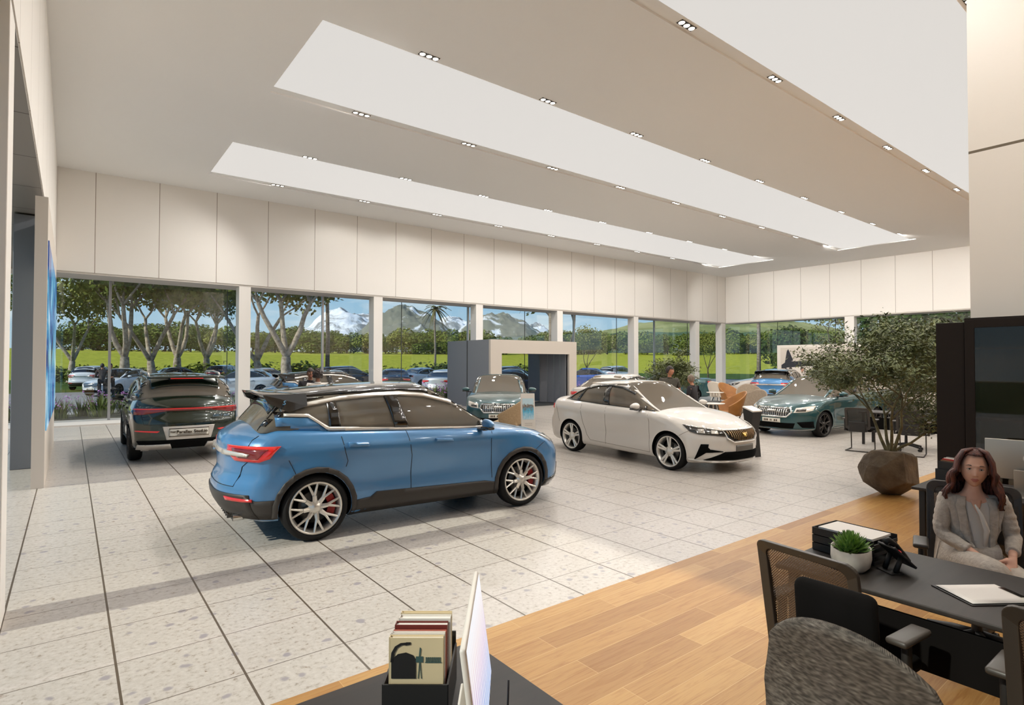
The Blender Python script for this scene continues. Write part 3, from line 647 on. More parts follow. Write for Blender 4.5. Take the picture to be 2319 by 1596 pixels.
# ---------------- compact crossover (blue, black roof)
def suv_spec(P, roofm=None, plate=None, tail='blue'):
    S = {}; wb = 2.61; R = .34; S['wb'] = wb; S['R'] = R; S['Ra'] = .370; S['Rr'] = .268; S['yw'] = .905; S['wheel'] = 'mesh'; S['rim'] = m_rim; S['cal'] = True; S['paint'] = P
    S['xf'] = pchip([(.18, 2.14), (.28, 2.20), (.45, 2.22), (.62, 2.21), (.78, 2.11), (.88, 1.94), (1.0, 1.7)])
    S['xr'] = pchip([(.2, -2.06), (.32, -2.12), (.5, -2.18), (.62, -2.16), (.72, -2.11), (.95, -2.12), (1.03, -2.10), (1.12, -1.98), (1.2, -1.88)])
    wz = pchip([(.18, .83), (.3, .865), (.5, .885), (.75, .90), (.93, .905), (1.0, .885), (1.15, .83)]); wx = pchip([(-2.25, .86), (-1.9, .95), (-1.3, 1.0), (1.2, 1.0), (1.7, .965), (2.08, .90)])
    S['hw'] = lambda x, z: wz(z)*wx(x)
    S['ztop'] = pchip([(-2.3, 1.09), (-2.1, 1.13), (-1.8, 1.15), (-1.2, 1.13), (-.2, 1.08), (.9, 1.02), (1.15, 1.0), (1.6, .93), (1.9, .85), (2.1, .76)])
    S['zbot'] = pchip([(-2.3, .30), (-1.8, .24), (-1, .20), (1.2, .19), (2.0, .20)])
    def bump(x, z):
        d = math.exp(-((x+.1)/.95)**4)
        v = -.028*math.exp(-((z-.60)/.13)**2)*d+.012*math.exp(-((z-.955)/.03)**2)
        for wx_ in (wb/2, -wb/2):
            rr = math.hypot(x-wx_, z-R); v += .022*math.exp(-((rr-.40)/.09)**2)
        return v
    S['bump'] = bump; S['fr'] = .34; S['rr'] = .30
    S['g_rear'] = lambda t: -1.93+.30*t; S['g_front'] = lambda t: 1.20-1.06*t**.95
    gwf = pchip([(0, .825), (.5, .76), (.85, .655), (1, .57)]); gwx = pchip([(-1.9, .90), (-1.2, .985), (-.4, 1), (.3, .985), (1.1, .95)])
    S['g_hw'] = lambda x, t: gwf(t)*gwx(x)
    S['g_bot'] = lambda x: S['ztop'](x)-.035; S['g_top'] = pchip([(-2, 1.46), (-1.5, 1.495), (-.8, 1.545), (-.2, 1.565), (.2, 1.555), (1, 1.40)])
    S['roof_poly'] = [(-1.72, -.56), (-1.2, -.60), (-.4, -.62), (.03, -.56), (.10, 0), (.03, .56), (-.4, .62), (-1.2, .60), (-1.72, .56)]
    S['roof_mat'] = roofm or P; rm = roofm or P
    top = [(-1.62, 1.345), (-1.4, 1.39), (-1.0, 1.45), (-.6, 1.478), (-.3, 1.482), (0, 1.455), (.3, 1.375), (.6, 1.25), (.95, 1.06)]
    topo = [(p[0], p[1]+.045) for p in top[:-1]]+[(1.02, 1.07)]
    roofedge = [(-1.95, 1.60), (-1.0, 1.66), (.1, 1.66), (.4, 1.5), (1.3, 1.0), (1.02, 1.04)]
    S['gside'] = [
        ('roof_rail_panel', topo+[(1.15, 1.07), (.75, 1.30), (.35, 1.52), (.1, 1.66), (-1.0, 1.66), (-2.0, 1.60), (-1.9, 1.40)], rm, .012),
        ('quarter_panel', [(-2.0, 1.05), (-1.08, 1.05), (-1.2, 1.15), (-1.36, 1.265), (-1.62, 1.275), (-1.80, 1.27)], P, .012),
        ('rear_pillar', [(-2.05, 1.05), (-1.93, 1.05), (-1.62, 1.30), (-1.50, 1.40), (-1.8, 1.50)], m_gloss, .010),
        ('window_trim', strip(top+[(1.0, 1.045), (.9, 1.035)], .034)+strip([(.93, 1.035), (-.2, 1.09), (-1.16, 1.145), (-1.36, 1.285), (-1.60, 1.30)], .030), m_trimw, .020),
        ('pillar', [(-.40, 1.06), (-.23, 1.05), (-.36, 1.48), (-.50, 1.475)], m_gloss, .014), ('pillar', [(-1.16, 1.11), (-1.02, 1.10), (-1.06, 1.44), (-1.15, 1.43)], m_gloss, .014), ('mirror_triangle', [(.70, 1.02), (.98, 1.02), (.70, 1.22)], m_gloss, .014)]
    sill = [(-1.305+.395, .19), (1.305-.395, .19), (1.305-.40, .36), (.75, .39), (-.65, .43), (-.72, .38), (-1.305+.40, .37)]
    def ring(cx, a0, a1, r1, r2): o = arc(cx, R, r2, a0, a1); i = arc(cx, R, r1, a0, a1); return [[i[k], o[k], o[k+1], i[k+1]] for k in range(len(o)-1)]
    S['side'] = [
        ('wheel_arch_trim', ring(-1.305, -22, 202, .376, .430), m_clad, .012),
        ('wheel_arch_trim', ring(1.305, -22, 202, .376, .430), m_clad, .012),
        ('sill_trim', sill, m_clad, .010),
        ('bumper_trim', [(-1.70, .47), (-1.69, .22), (-2.3, .22), (-2.3, .53), (-2.0, .53), (-1.88, .47)], m_clad, .009),
        ('front_lip', [(1.68, .20), (2.1, .20), (2.1, .33), (1.95, .34), (1.70, .30)], m_gloss, .014),
        ('shut_line', strip([(-1.05, 1.13), (-1.02, .95), (-.98, .80), (-1.0, .74)], .006)+strip([(-.29, 1.08), (-.24, .8), (-.24, .42)], .006)+strip([(.85, 1.03), (.82, .9), (.84, .42)], .006)+strip([(-1.58, .86), (-1.50, .68)], .006)+strip([(1.48, .70), (1.78, .86)], .005), m_seam, .003),
        ('door_handle', [[(-.98, .985), (-.76, .975), (-.75, .945), (-.97, .952)], [(.05, .965), (.27, .95), (.28, .922), (.06, .932)]], P, .028)]
    S['gfront'] = [('windscreen_frame', [[(-.9, 1.0), (-.64, 1.0), (-.50, 1.62), (-.9, 1.62)], [(.9, 1.0), (.64, 1.0), (.50, 1.62), (.9, 1.62)], [(-.6, 1.525), (.6, 1.525), (.6, 1.65), (-.6, 1.65)]], rm, .011)]
    S['grear'] = [('tailgate_frame', [[(-.95, 1.0), (-.66, 1.0), (-.54, 1.6), (-.9, 1.6)], [(.95, 1.0), (.66, 1.0), (.54, 1.6), (.9, 1.6)], [(-.7, 1.40), (.7, 1.40), (.7, 1.6), (-.7, 1.6)], [(-.66, 1.0), (.66, 1.0), (.66, 1.16), (-.66, 1.16)]], m_gloss, .011)]
    lamp = [(.50, 1.015), (.78, 1.01), (.92, 1.0), (.92, .84), (.78, .855), (.62, .885)]
    lampo = [(.36, 1.02), (.72, 1.025), (1.15, 1.02), (.86, .84), (.62, .84), (.42, .93)]
    S['front'] = [('grille', [(-.40, .80), (.40, .80), (.46, .70), (.38, .58), (-.38, .58), (-.46, .70)], m_gloss, .008),
                  ('grille_frame', frame_line([(-.40, .80), (.40, .80), (.46, .70), (.38, .58), (-.38, .58), (-.46, .70)], .02), m_chrome, .014),
                  ('air_intake', [(-.6, .46), (.6, .46), (.66, .26), (-.66, .26)], m_clad, .008)]
    S['rear'] = [('rear_bumper_trim', [(-.78, .20), (.78, .20), (.78, .53), (-.78, .53)], m_clad, .010),
                 ('tail_bar', [(-.52, .955), (.52, .955), (.52, .905), (-.52, .905)], m_trimw, .016),
                 ('fog_reflector', both([(.50, .50), (.80, .49), (.80, .465), (.52, .465)]), m_lampr, .018),
                 ('tailgate_shut_line', strip([(-.70, 1.1), (-.73, .86), (-.66, .80), (-.60, .60), (.60, .60), (.66, .80), (.73, .86), (.70, 1.1)], .006), m_seam, .004)]
    cr = corner('rear')
    S['obl'] = cr('taillight', [(-1.68, -.9, 1.0), (-2.13, -.50, 1.005), (-2.13, -.50, .95), (-2.09, -.64, .86), (-1.88, -.87, .855), (-1.78, -.9, .89)], m_lampr, .018) + \
        cr('taillight_core', [(-1.80, -.9, .975), (-2.10, -.60, .985), (-2.10, -.60, .96), (-2.06, -.68, .89), (-1.90, -.87, .885)], m_lampd, .024) + \
        cr('taillight_bar', [(-2.14, -.40, .955), (-2.10, -.60, .95), (-1.97, -.82, .935), (-1.99, -.80, .905), (-2.10, -.60, .91), (-2.14, -.40, .905)], m_trimw, .034)
    fc = corner('front')
    S['obl'] += fc('headlight', [(1.62, -.88, .90), (2.02, -.55, .85), (2.1, -.40, .80), (2.06, -.50, .76), (1.85, -.82, .79)], m_lampw, .012)
    S['mirror'] = (.70, 1.10); S['mirror_mat'] = P
    def spoiler(root, bvh, gb):
        b = MB(); rings = []
        for y in [-.66, -.62, -.45, 0, .45, .62, .66]:
            k = abs(y)/.66; dz = -.045*k**3; dx = .08*k**4
            rings.append([(-1.40, y*.92, 1.525+dz*.3), (-1.80+dx, y, 1.54+dz), (-1.83+dx, y, 1.534+dz), (-1.80+dx, y, 1.505+dz), (-1.62, y*.95, 1.465+dz*.5), (-1.45, y*.9, 1.42)])
        b.loft(rings).build('spoiler', m_gloss, root, bevel=.006)
        for s_ in (1, -1):
            fin = MB(); fin.loft([[(-1.35, s_*.58, 1.50), (-1.78, s_*.62, 1.50), (-1.74, s_*.66, 1.43), (-1.55, s_*.69, 1.33), (-1.38, s_*.67, 1.38)], [(-1.35, s_*.63, 1.515), (-1.79, s_*.66, 1.515), (-1.75, s_*.705, 1.43), (-1.55, s_*.74, 1.33), (-1.36, s_*.72, 1.39)]], smooth=False); fin.build('spoiler_fin', m_gloss, root)
            for q in (.50, .585): b2 = MB().tube([(-1.9, s_*q, .285), (-2.05, s_*q, .282)], .034, 14, caps=False); b2.tube([(-1.9, s_*q, .285), (-2.02, s_*q, .283)], .028, 14, caps=True); b2.build('exhaust_tip', m_chrome, root)
        df = MB()
        for q in range(-3, 4): df.rbox((-2.03, q*.11, .255), (.08, .018, .06), .006)
        df.rbox((-1.95, 0, .25), (.14, .9, .05), .015); df.build('diffuser', m_gloss, root)
        MB().rbox((-1.83, -.12, 1.175), (.03, .42, .018), .008, rz=.0).build('rear_wiper', m_clad, root)
    S['extra'] = [spoiler]
    return S


# ---------------- saloon
def sedan_spec(P, kind='white'):
    S = {}; wb = 2.57; R = .32; S['wb'] = wb; S['R'] = R; S['Ra'] = .36; S['Rr'] = .262; S['yw'] = .90; S['wheel'] = 'five' if kind == 'white' else 'y'; S['rim'] = m_rim if kind == 'white' else m_rimd; S['paint'] = P
    S['xf'] = pchip([(.15, 2.02), (.22, 2.14), (.35, 2.17), (.55, 2.17), (.68, 2.12), (.78, 1.98), (.9, 1.7)])
    S['xr'] = pchip([(.18, -2.20), (.30, -2.30), (.5, -2.33), (.62, -2.32), (.75, -2.25), (.95, -2.22), (1.04, -2.2), (1.1, -2.1)])
    wz = pchip([(.15, .83), (.3, .875), (.5, .893), (.7, .900), (.88, .895), (.97, .875), (1.1, .82)]); wx = pchip([(-2.33, .86), (-1.9, .95), (-1.3, 1.0), (1.2, 1.0), (1.7, .96), (2.17, .88)])
    S['hw'] = lambda x, z: wz(z)*wx(x)
    S['ztop'] = pchip([(-2.35, 1.03), (-2.15, 1.055), (-1.7, 1.065), (-1.2, 1.055), (-.2, 1.02), (.8, .97), (1.1, .935), (1.6, .84), (1.95, .745), (2.2, .66)])
    S['zbot'] = pchip([(-2.3, .26), (-1.8, .20), (-1, .17), (1.2, .16), (2.1, .17)])
    def bump(x, z):
        d = math.exp(-((x+.1)/.95)**4); v = -.03*math.exp(-((z-.52)/.13)**2)*d+.014*math.exp(-((z-(.915-.05*(x+1.2)/2.4))/.022)**2)
        for wx_ in (wb/2, -wb/2):
            rr = math.hypot(x-wx_, z-R); v += .018*math.exp(-((rr-.38)/.08)**2)
        return v
    S['bump'] = bump; S['fr'] = .46; S['rr'] = .34; S['crown'] = .055
    S['g_rear'] = lambda t: -2.02+.98*t**.85; S['g_front'] = lambda t: 1.16-1.00*t**.95
    gwf = pchip([(0, .82), (.5, .755), (.85, .64), (1, .55)]); gwx = pchip([(-2.0, .84), (-1.2, .96), (-.4, 1), (.3, .985), (1.1, .95)])
    S['g_hw'] = lambda x, t: gwf(t)*gwx(x)
    S['g_bot'] = lambda x: S['ztop'](x)-.03; S['g_top'] = pchip([(-2, 1.10), (-1.5, 1.30), (-1.1, 1.40), (-.6, 1.455), (-.2, 1.465), (.1, 1.45), (.5, 1.36), (1, 1.2)])
    S['roof_poly'] = [(-1.12, -.50), (-.8, -.58), (-.4, -.62), (.03, -.56), (.10, -.3), (.12, 0), (.10, .3), (.03, .56), (-.4, .62), (-.8, .58), (-1.12, .50), (-1.16, 0)]
    top = [(-1.46, 1.10), (-1.25, 1.22), (-1.0, 1.315), (-.7, 1.375), (-.35, 1.395), (0, 1.37), (.3, 1.28), (.6, 1.14), (.86, .99)]
    belt = [(.86, .975), (.2, 1.005), (-.6, 1.04), (-1.2, 1.065), (-1.46, 1.085)]
    tr = m_gloss if kind == 'white' else m_chrome
    S['gside'] = [
        ('roof_side', [(p[0], p[1]+.012) for p in top]+[(1.0, .97), (1.3, .97), (.7, 1.3), (.3, 1.55), (-.6, 1.6), (-1.3, 1.45), (-2.1, 1.15), (-2.1, 1.0), (-1.60, 1.0), (-1.55, 1.06)], P, .011),
        ('window_trim', strip(top, .024)+strip(belt, .020), tr, .017),
        ('pillar', [(-.40, 1.01), (-.22, 1.0), (-.30, 1.40), (-.42, 1.40)], m_gloss, .014), ('pillar', [(-1.22, 1.04), (-1.14, 1.04), (-.96, 1.35), (-1.03, 1.33)], m_gloss, .014), ('mirror_triangle', [(.66, .96), (.9, .96), (.66, 1.12)], m_gloss, .014)]
    S['side'] = [('shut_line', strip([(-.98, 1.05), (-.97, .85), (-.90, .62), (-.80, .40), (-.70, .30)], .005)+strip([(-.27, 1.02), (-.26, .7), (-.27, .27)], .005)+strip([(.80, .96), (.86, .8), (.86, .25)], .005)+strip([(-.70, .30), (.86, .255)], .005)+strip([(-1.80, .95), (-1.66, .60)], .005)+strip([(1.52, .62), (1.72, .74)], .005), M('shut_line_light', (120, 108, 94), .7), .003)]
    if kind != 'white': S['side'] += [('door_handle', [[(-.93, .90), (-.72, .895), (-.71, .87), (-.92, .872)], [(.06, .875), (.27, .865), (.28, .84), (.07, .848)]], P, .028), ('sill_trim', strip([(-.85, .235), (.85, .215)], .018), m_chrome, .012)]
    S['gfront'] = [('windscreen_frame', [[(-.9, .9), (-.66, .96), (-.54, 1.4), (-.50, 1.55), (-.9, 1.55)], [(.9, .9), (.66, .96), (.54, 1.4), (.50, 1.55), (.9, 1.55)]], P, .011)]
    S['grear'] = [('rear_pillar', [[(-.95, .98), (-.64, 1.06), (-.50, 1.5), (-.9, 1.5)], [(.95, .98), (.64, 1.06), (.50, 1.5), (.9, 1.5)]], P, .011)]
    if kind == 'white':
        gr = [(-.40, .705), (.40, .705), (.385, .60), (.27, .54), (-.27, .54), (-.385, .60)]
        S['front'] = [('grille', gr, m_gloss, .010), ('grille_frame', frame_line([(x*1.06, .622+(z-.622)*1.14) for x, z in gr], .022), m_trimw, .022),
            ('grille_bars', [[(x-.006, .70), (x+.006, .70), (x+.006, .555+.12*(abs(x)/.4)**3), (x-.006, .555+.12*(abs(x)/.4)**3)] for x in [k*.045 for k in range(-8, 9)]], M('bronze_bars', (160, 128, 90), .3, .8), .022),
            ('badge', [(-.06, .665), (.06, .665), (.055, .62), (0, .60), (-.055, .62)], m_gold2, .034),
            ('front_plate', [(-.23, .475), (.23, .475), (.23, .375), (-.23, .375)], m_plateg, .018),
            ('air_intake', [(-.44, .375), (.44, .375), (.70, .235), (-.70, .235)], m_well, .010),
            ('bumper_lip', strip([(-.84, .245), (-.6, .215), (.6, .215), (.84, .245)], .022), m_trimw, .030)]
    else:
        gr = [(-.42, .70), (.42, .70), (.46, .62), (.36, .52), (-.36, .52), (-.46, .62)]
        S['front'] = [('grille', gr, m_gloss, .010), ('grille_frame', frame_line([(x*1.05, .61+(z-.61)*1.14) for x, z in gr], .035), m_chrome, .022),
            ('grille_bars', [[(x-.009, .695), (x+.009, .695), (x+.009, .54), (x-.009, .54)] for x in [k*.053 for k in range(-7, 8)]], m_chrome, .020),
            ('badge', [(-.10, .665), (.10, .665), (.10, .63), (-.10, .63)], m_trimw, .034),
            ('license_plate', [(-.24, .46), (.24, .46), (.24, .36), (-.24, .36)], m_plate, .024),
            ('plate_number', [[(x, .435), (x+w_, .435), (x+w_, .385), (x, .385)] for x, w_ in ((-.19, .03), (-.145, .025), (-.105, .03), (-.02, .02), (.02, .012), (.09, .03), (.14, .03))], m_ink, .030),
            ('air_intake', [(-.55, .355), (.55, .355), (.50, .225), (-.50, .225)], m_well, .010), ('bumper_lip', strip([(-.82, .215), (-.6, .195), (.6, .195), (.82, .215)], .016), m_chrome, .020)]
        S['front'] += [('side_intake', q, m_well, .012) for q in both([(.58, .38), (.84, .41), (.84, .25), (.66, .25)])]
    S['rear'] = [('tailgate_shut_line', strip([(-.62, 1.05), (-.64, .8), (-.5, .68), (.5, .68), (.64, .8), (.62, 1.05)], .006), m_seam, .004), ('rear_bumper_trim', [(-.7, .24), (.7, .24), (.6, .33), (-.6, .33)], m_clad, .010),
                 ('license_plate', [(-.24, .62), (.24, .62), (.24, .52), (-.24, .52)], m_plate, .016)]
    rc = corner('rear'); fc = corner('front')
    S['obl'] = rc('taillight', [(-2.0, -.86, .96), (-2.24, -.45, .965), (-2.24, -.45, .90), (-2.14, -.75, .86), (-2.05, -.85, .86)], m_lampr, .018)
    if kind == 'white':
        hl = [(1.60, -.885, .80), (1.80, -.82, .775), (2.10, -.48, .715), (2.13, -.43, .625), (2.02, -.66, .645), (1.85, -.80, .66), (1.72, -.86, .70)]
        S['obl'] += fc('headlight', hl, m_lampb, .014) + fc('headlight_lens', [(1.84, -.80, .735), (1.92, -.74, .73), (1.93, -.73, .67), (1.84, -.80, .68)], m_lampw, .022) + fc('headlight_lens', [(2.0, -.66, .715), (2.06, -.58, .705), (2.07, -.57, .66), (2.0, -.66, .665)], m_lampw, .022) + \
            fc('daytime_light', [(1.74, -.84, .782), (1.92, -.74, .755), (1.92, -.74, .742), (1.76, -.84, .765)], m_lampw, .026) + fc('daytime_light', [(1.95, -.72, .750), (2.09, -.50, .716), (2.09, -.50, .703), (1.96, -.72, .736)], m_lampw, .026) + \
            fc('side_intake', [(1.90, -.80, .50), (2.0, -.72, .50), (1.99, -.73, .42), (2.13, -.52, .385), (2.13, -.52, .375), (1.97, -.75, .36), (1.80, -.85, .235)], m_well, .012)
    else:
        S['obl'] += fc('headlight', [(1.62, -.88, .785), (2.04, -.62, .72), (2.09, -.56, .61), (1.90, -.77, .63), (1.75, -.85, .67)], m_lampw, .014) + fc('headlight_lens', [(1.88, -.78, .70), (2.03, -.63, .69), (2.05, -.6, .64), (1.90, -.77, .65)], m_lampb, .022)
    S['mirror'] = (.60, 1.06)
    S['g_crown'] = .03
    return S
# ---------------- larger dark green crossover seen from behind
def green_spec(P):
    S = suv_spec(P); S['cal'] = False; S['wheel'] = 'y'; S['rim'] = m_rimd; S['R'] = .35; S['Ra'] = .385; S['Rr'] = .25; S['yw'] = .905
    h0 = S['hw']; S['hw'] = lambda x, z: h0(x, z)*1.0
    t0 = S['ztop']; S['ztop'] = lambda x: t0(x)+.03
    S['xr'] = pchip([(.2, -2.16), (.36, -2.2), (.5, -2.24), (.75, -2.24), (.9, -2.16), (1.03, -2.15), (1.12, -2.05), (1.2, -1.95)])
    gt = S['g_top']; S['g_top'] = lambda x: gt(x)+.025; gr = S['g_hw']; S['g_hw'] = lambda x, t: gr(x, t)*1.06
    S['rr'] = .24
    S['rear'] = [('taillight', [(-.95, 1.01), (.95, 1.01), (.95, .90), (.72, .895), (.36, .955), (-.36, .955), (-.72, .895), (-.95, .90)], m_lampd, .014),
        ('taillight_bar', [(-.90, 1.0), (.90, 1.0), (.90, .985), (-.90, .985)], m_lampr, .022),
        ('fog_reflector', [(.46, .60), (.82, .62), (.82, .60), (.50, .575)], m_lampr, .016), ('fog_reflector', [(-.46, .60), (-.82, .62), (-.82, .60), (-.50, .575)], m_lampr, .016),
        ('plate_recess', [(-.42, .68), (.42, .68), (.36, .44), (-.36, .44)], m_alu2, .010),
        ('license_plate', [(-.33, .65), (.33, .65), (.33, .49), (-.33, .49)], m_plate, .020), ('plate_border', frame_line([(-.32, .64), (.32, .64), (.32, .50), (-.32, .50)], .014), m_ink, .026),
        ('bumper_trim', [(-.80, .43), (.80, .43), (.70, .25), (-.70, .25)], m_well, .014),
        ('skid_plate', [(-.78, .36), (-.30, .37), (-.26, .26), (-.80, .26)], m_alu2, .026), ('skid_plate', [(.78, .36), (.30, .37), (.26, .26), (.80, .26)], m_alu2, .026),
        ('tailgate_shut_line', strip([(-.80, 1.1), (-.74, .9), (-.70, .72), (.70, .72), (.74, .9), (.80, 1.1)], .006), m_seam, .004)]
    S['obl'] = [q for q in S['obl'] if q[0] == 'headlight']
    side = [q for q in S['side'] if q[0] in ('shut_line', 'door_handle', 'wheel_arch_trim')]
    S['side'] = side+[('sill_trim', [(-.9, .19), (.9, .19), (.9, .29), (-.9, .29)], m_clad, .01)]
    S['grear'] = [('tailgate_frame', [(-.95, 1.02), (-.76, 1.02), (-.66, 1.62), (-.9, 1.62)], P, .011), ('tailgate_frame', [(.95, 1.02), (.76, 1.02), (.66, 1.62), (.9, 1.62)], P, .011), ('rear_spoiler', [(-.78, 1.50), (.78, 1.50), (.78, 1.66), (-.78, 1.66)], P, .03)]
    def extra(root, bvh, gb):
        for s_ in (1, -1):
            MB().tube([(-1.55, s_*.60, 1.60), (-1.45, s_*.605, 1.635), (-.6, s_*.63, 1.665), (.1, s_*.62, 1.65), (.2, s_*.61, 1.61)], .022, 8).build('roof_rail', m_alu2, root)
        MB().loft([[(-1.60, y, 1.60), (-1.86, y, 1.585-.02*abs(y)), (-1.87, y, 1.56-.02*abs(y)), (-1.62, y, 1.53)] for y in (-.64, -.5, 0, .5, .64)]).build('spoiler', P, root)
        MB().rbox((-1.85, 0, 1.543), (.03, .55, .02), .008).build('high_brake_light', m_lampr, root)
        MB().rbox((-1.92, .05, 1.175), (.03, .34, .03), .01).build('rear_wiper', m_gloss, root)
        T = Matrix.Translation((-2.275, 0, 0)) @ Matrix.Rotation(-PI/2, 4, 'Z') @ Matrix.Rotation(PI/2, 4, 'X')
        text_mesh('plate_text', 'Parallax Stud.io', .082, m_ink, root, Matrix.Translation((-2.268, -.045, .575)) @ Matrix.Rotation(-PI/2, 4, 'Z') @ Matrix.Rotation(PI/2, 4, 'X'), .012)
        text_mesh('plate_logo', 'PRLX', .04, m_ink, root, Matrix.Translation((-2.268, .265, .58)) @ Matrix.Rotation(-PI/2, 4, 'Z') @ Matrix.Rotation(PI/2, 4, 'X'), .012)
        MB().box((-2.27, -.04, .525), (.02, .48, .006)).build('plate_line', m_ink, root)
        text_mesh('tailgate_letters', 'GEELY EX5', .058, m_chrome, root, Matrix.Translation((-2.235, -.52, .845)) @ Matrix.Rotation(-PI/2, 4, 'Z') @ Matrix.Rotation(PI/2, 4, 'X'), .012, shear=.25)
    S['extra'] = [extra]
    return S
m_blue = paint('blue_paint', (70, 128, 178), .3, .15); m_wpaint = paint('white_pearl', (214, 207, 198), .35, .0); m_teal = paint('teal_paint', (34, 76, 80), .28, .3)
m_tealg = paint('pale_teal_paint', (52, 92, 92), .28, .3); m_green = paint('dark_green_paint', (26, 38, 26), .22, .3); m_navy = paint('navy_paint', (26, 32, 52), .25, .3)
m_silverp = paint('silver_paint', (196, 200, 206), .3, .4); m_bluep = paint('bright_blue_paint', (40, 84, 170), .3, .2); m_blackp = paint('black_paint', (22, 22, 26), .2, .2)
def put_by_wheels(root, rear, front, hw):
    """stand a car so that the outer faces of its right-hand tyres touch the floor at these two points"""
    A, B2 = Vector(rear), Vector(front); d = (B2-A).normalized(); n = Vector((-d.y, d.x)); c = (A+B2)/2+n*hw
    root.location = (c.x, c.y, 0); root.rotation_euler.z = math.atan2(d.y, d.x)
def put(root, x, y, hx, hy): root.location = (x, y, 0); root.rotation_euler.z = math.atan2(hy, hx)
blue, _bv, _gb = car(suv_spec(m_blue, m_gloss), 'crossover_car')
text_mesh('tailgate_letters', 'GEELY', .045, m_chrome, blue, Matrix.Translation((-2.163, 0, .93)) @ Matrix.Rotation(-PI/2, 4, 'Z') @ Matrix.Rotation(PI/2, 4, 'X'), .01)
text_mesh('spoiler_letter', 'S', .06, M('letter_blue', (120, 180, 220), .4), blue, Matrix.Translation((-1.60, -.745, 1.43)) @ Matrix.Rotation(PI/2, 4, 'X'), .006, shear=.3)
put_by_wheels(blue, (2.03, 5.905), (4.637, 5.727), .905)
tag(blue, 'blue compact crossover with black roof and spoiler, largest car in the foreground', 'car')
sedan, _, _ = car(sedan_spec(m_wpaint), 'saloon_car')
put_by_wheels(sedan, (8.313, 8.693), (8.179, 6.136), .90)
tag(sedan, 'pearl white saloon car with bronze grille bars, nose towards the offices', 'car')
green, _, _ = car(green_spec(m_green), 'crossover_car')
put(green, 1.80, 14.22, .02, 1); tag(green, 'dark green crossover seen from behind with a full-width red tail light and number plate', 'car')
teal, _, _ = car(sedan_spec(m_teal, 'teal'), 'saloon_car')
put(teal, 16.3, 7.2, -.995, .10); tag(teal, 'dark teal saloon with chrome grille and white number plate beside the potted tree', 'car')
t2 = dup(teal, (10.43, 14.05, 0), math.atan2(-.80, -.62), 'teal saloon facing the camera behind the tan armchair and information stand')
t3 = dup(teal, (23.8, 18.0, 0), math.atan2(.74, -.67), 'teal saloon seen from its side behind the two men, near the window wall')
b2 = dup(blue, (6.45, 17.0, 0), -.12, 'blue crossover with black roof parked by the windows behind the curly-haired person')
b3 = dup(blue, (25.7, 13.0, 0), math.atan2(.25, .97), 'blue crossover with open black spoiler seen from behind above the teal saloon')
w2 = dup(sedan, (14.5, 12.6, 0), math.atan2(.20, .975), 'white saloon behind the front white saloon, red tail light towards the portal')
w3 = dup(sedan, (30.0, 15.8, 0), math.atan2(.83, -.55), 'white saloon with its bonnet showing left of the far blue crossover')
g2 = dup(green, (21.5, 5.9, 0), math.atan2(.95, -.3), 'dark green crossover mostly hidden behind the crown of the potted tree')
# ------------------------------------------------------------------ outdoors
CF = Vector((math.sin(_yaw), math.cos(_yaw))); CR = Vector((math.cos(_yaw), -math.sin(_yaw)))
def at(px, D, z=0.0):
    """point on the ground that stands D metres in front of the camera in the direction of photo column px"""
    p = CF*D+CR*(D*(px-1159.5)/1287.2); return (p.x, p.y, z)
def gdist(x, y):
    dx = max(0, x-XG, XL-x); dy = max(0, y-YG, YS-y); return math.hypot(dx, dy)
def gz(x, y):
    d = gdist(x, y); t = min(1, max(0, (d-62)/80)); t = t*t*(3-2*t)
    return -.03+4.6*t+min(1, max(0, (d-150)/300))*6
m_lawn = noisy('lawn_grass', (140, 142, 40), (176, 174, 62), 1.2, .9, 8, .3, .7, bump=.6, bscale=14, spec=.1)
m_turf = noisy('shaded_turf', (50, 70, 24), (84, 104, 40), .8, .9, 8, .3, .7, bump=.6, bscale=8, spec=.1)  # tree shade on the near grass is put into this darker green
m_asph = noisy('parking_asphalt', (120, 118, 120), (146, 143, 144), 3, .85, 6, .3, .7); m_conc = noisy('pavement', (160, 154, 150), (182, 176, 170), 2, .8, 5, .3, .7)
m_soil = noisy('bed_soil', (46, 42, 30), (76, 72, 50), 6, .95, 5, .3, .7)
b = MB()
def radial(u, v):
    a = math.radians(-75+255*u) ; r = 15+900*v**2.2 + 0
    x, y = 16+r*math.sin(a)*1.0, 9+r*math.cos(a); d = gdist(x, y)
    return (x, y, gz(x, y)-.04-(0 if d > 0 else .3))
b.grid(radial, 120, 60); g = b.build('ground_lawn', m_lawn); tag(g, kind='structure')
def flat(name, x0, x1, y0, y1, z, m): return struct(MB().box(((x0+x1)/2, (y0+y1)/2, z-.05), (x1-x0, y1-y0, .1)).build(name, m))
b = MB()
def nearring(u, v):
    a = math.radians(-75+255*u); r = 12+80*v; return (16+r*math.sin(a)*1.35, 9+r*math.cos(a)*1.0, -.03)
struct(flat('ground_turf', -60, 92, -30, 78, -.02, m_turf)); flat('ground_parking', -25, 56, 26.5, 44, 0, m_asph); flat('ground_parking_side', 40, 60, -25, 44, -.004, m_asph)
flat('ground_pavement', -25, XG+6, YG+.05, 23.0, .0, m_conc); flat('ground_bed', -20, XG+4, 23.0, 25.0, .03, m_soil); flat('ground_path', -25, XG+4.6, 25.0, 26.6, .01, m_conc)
flat('ground_pavement_side', XG+.05, XG+2.2, -20, YG+.04, .004, m_conc); flat('ground_pavement_left', -12, XL-.05, -10, YG+.04, .002, m_conc)
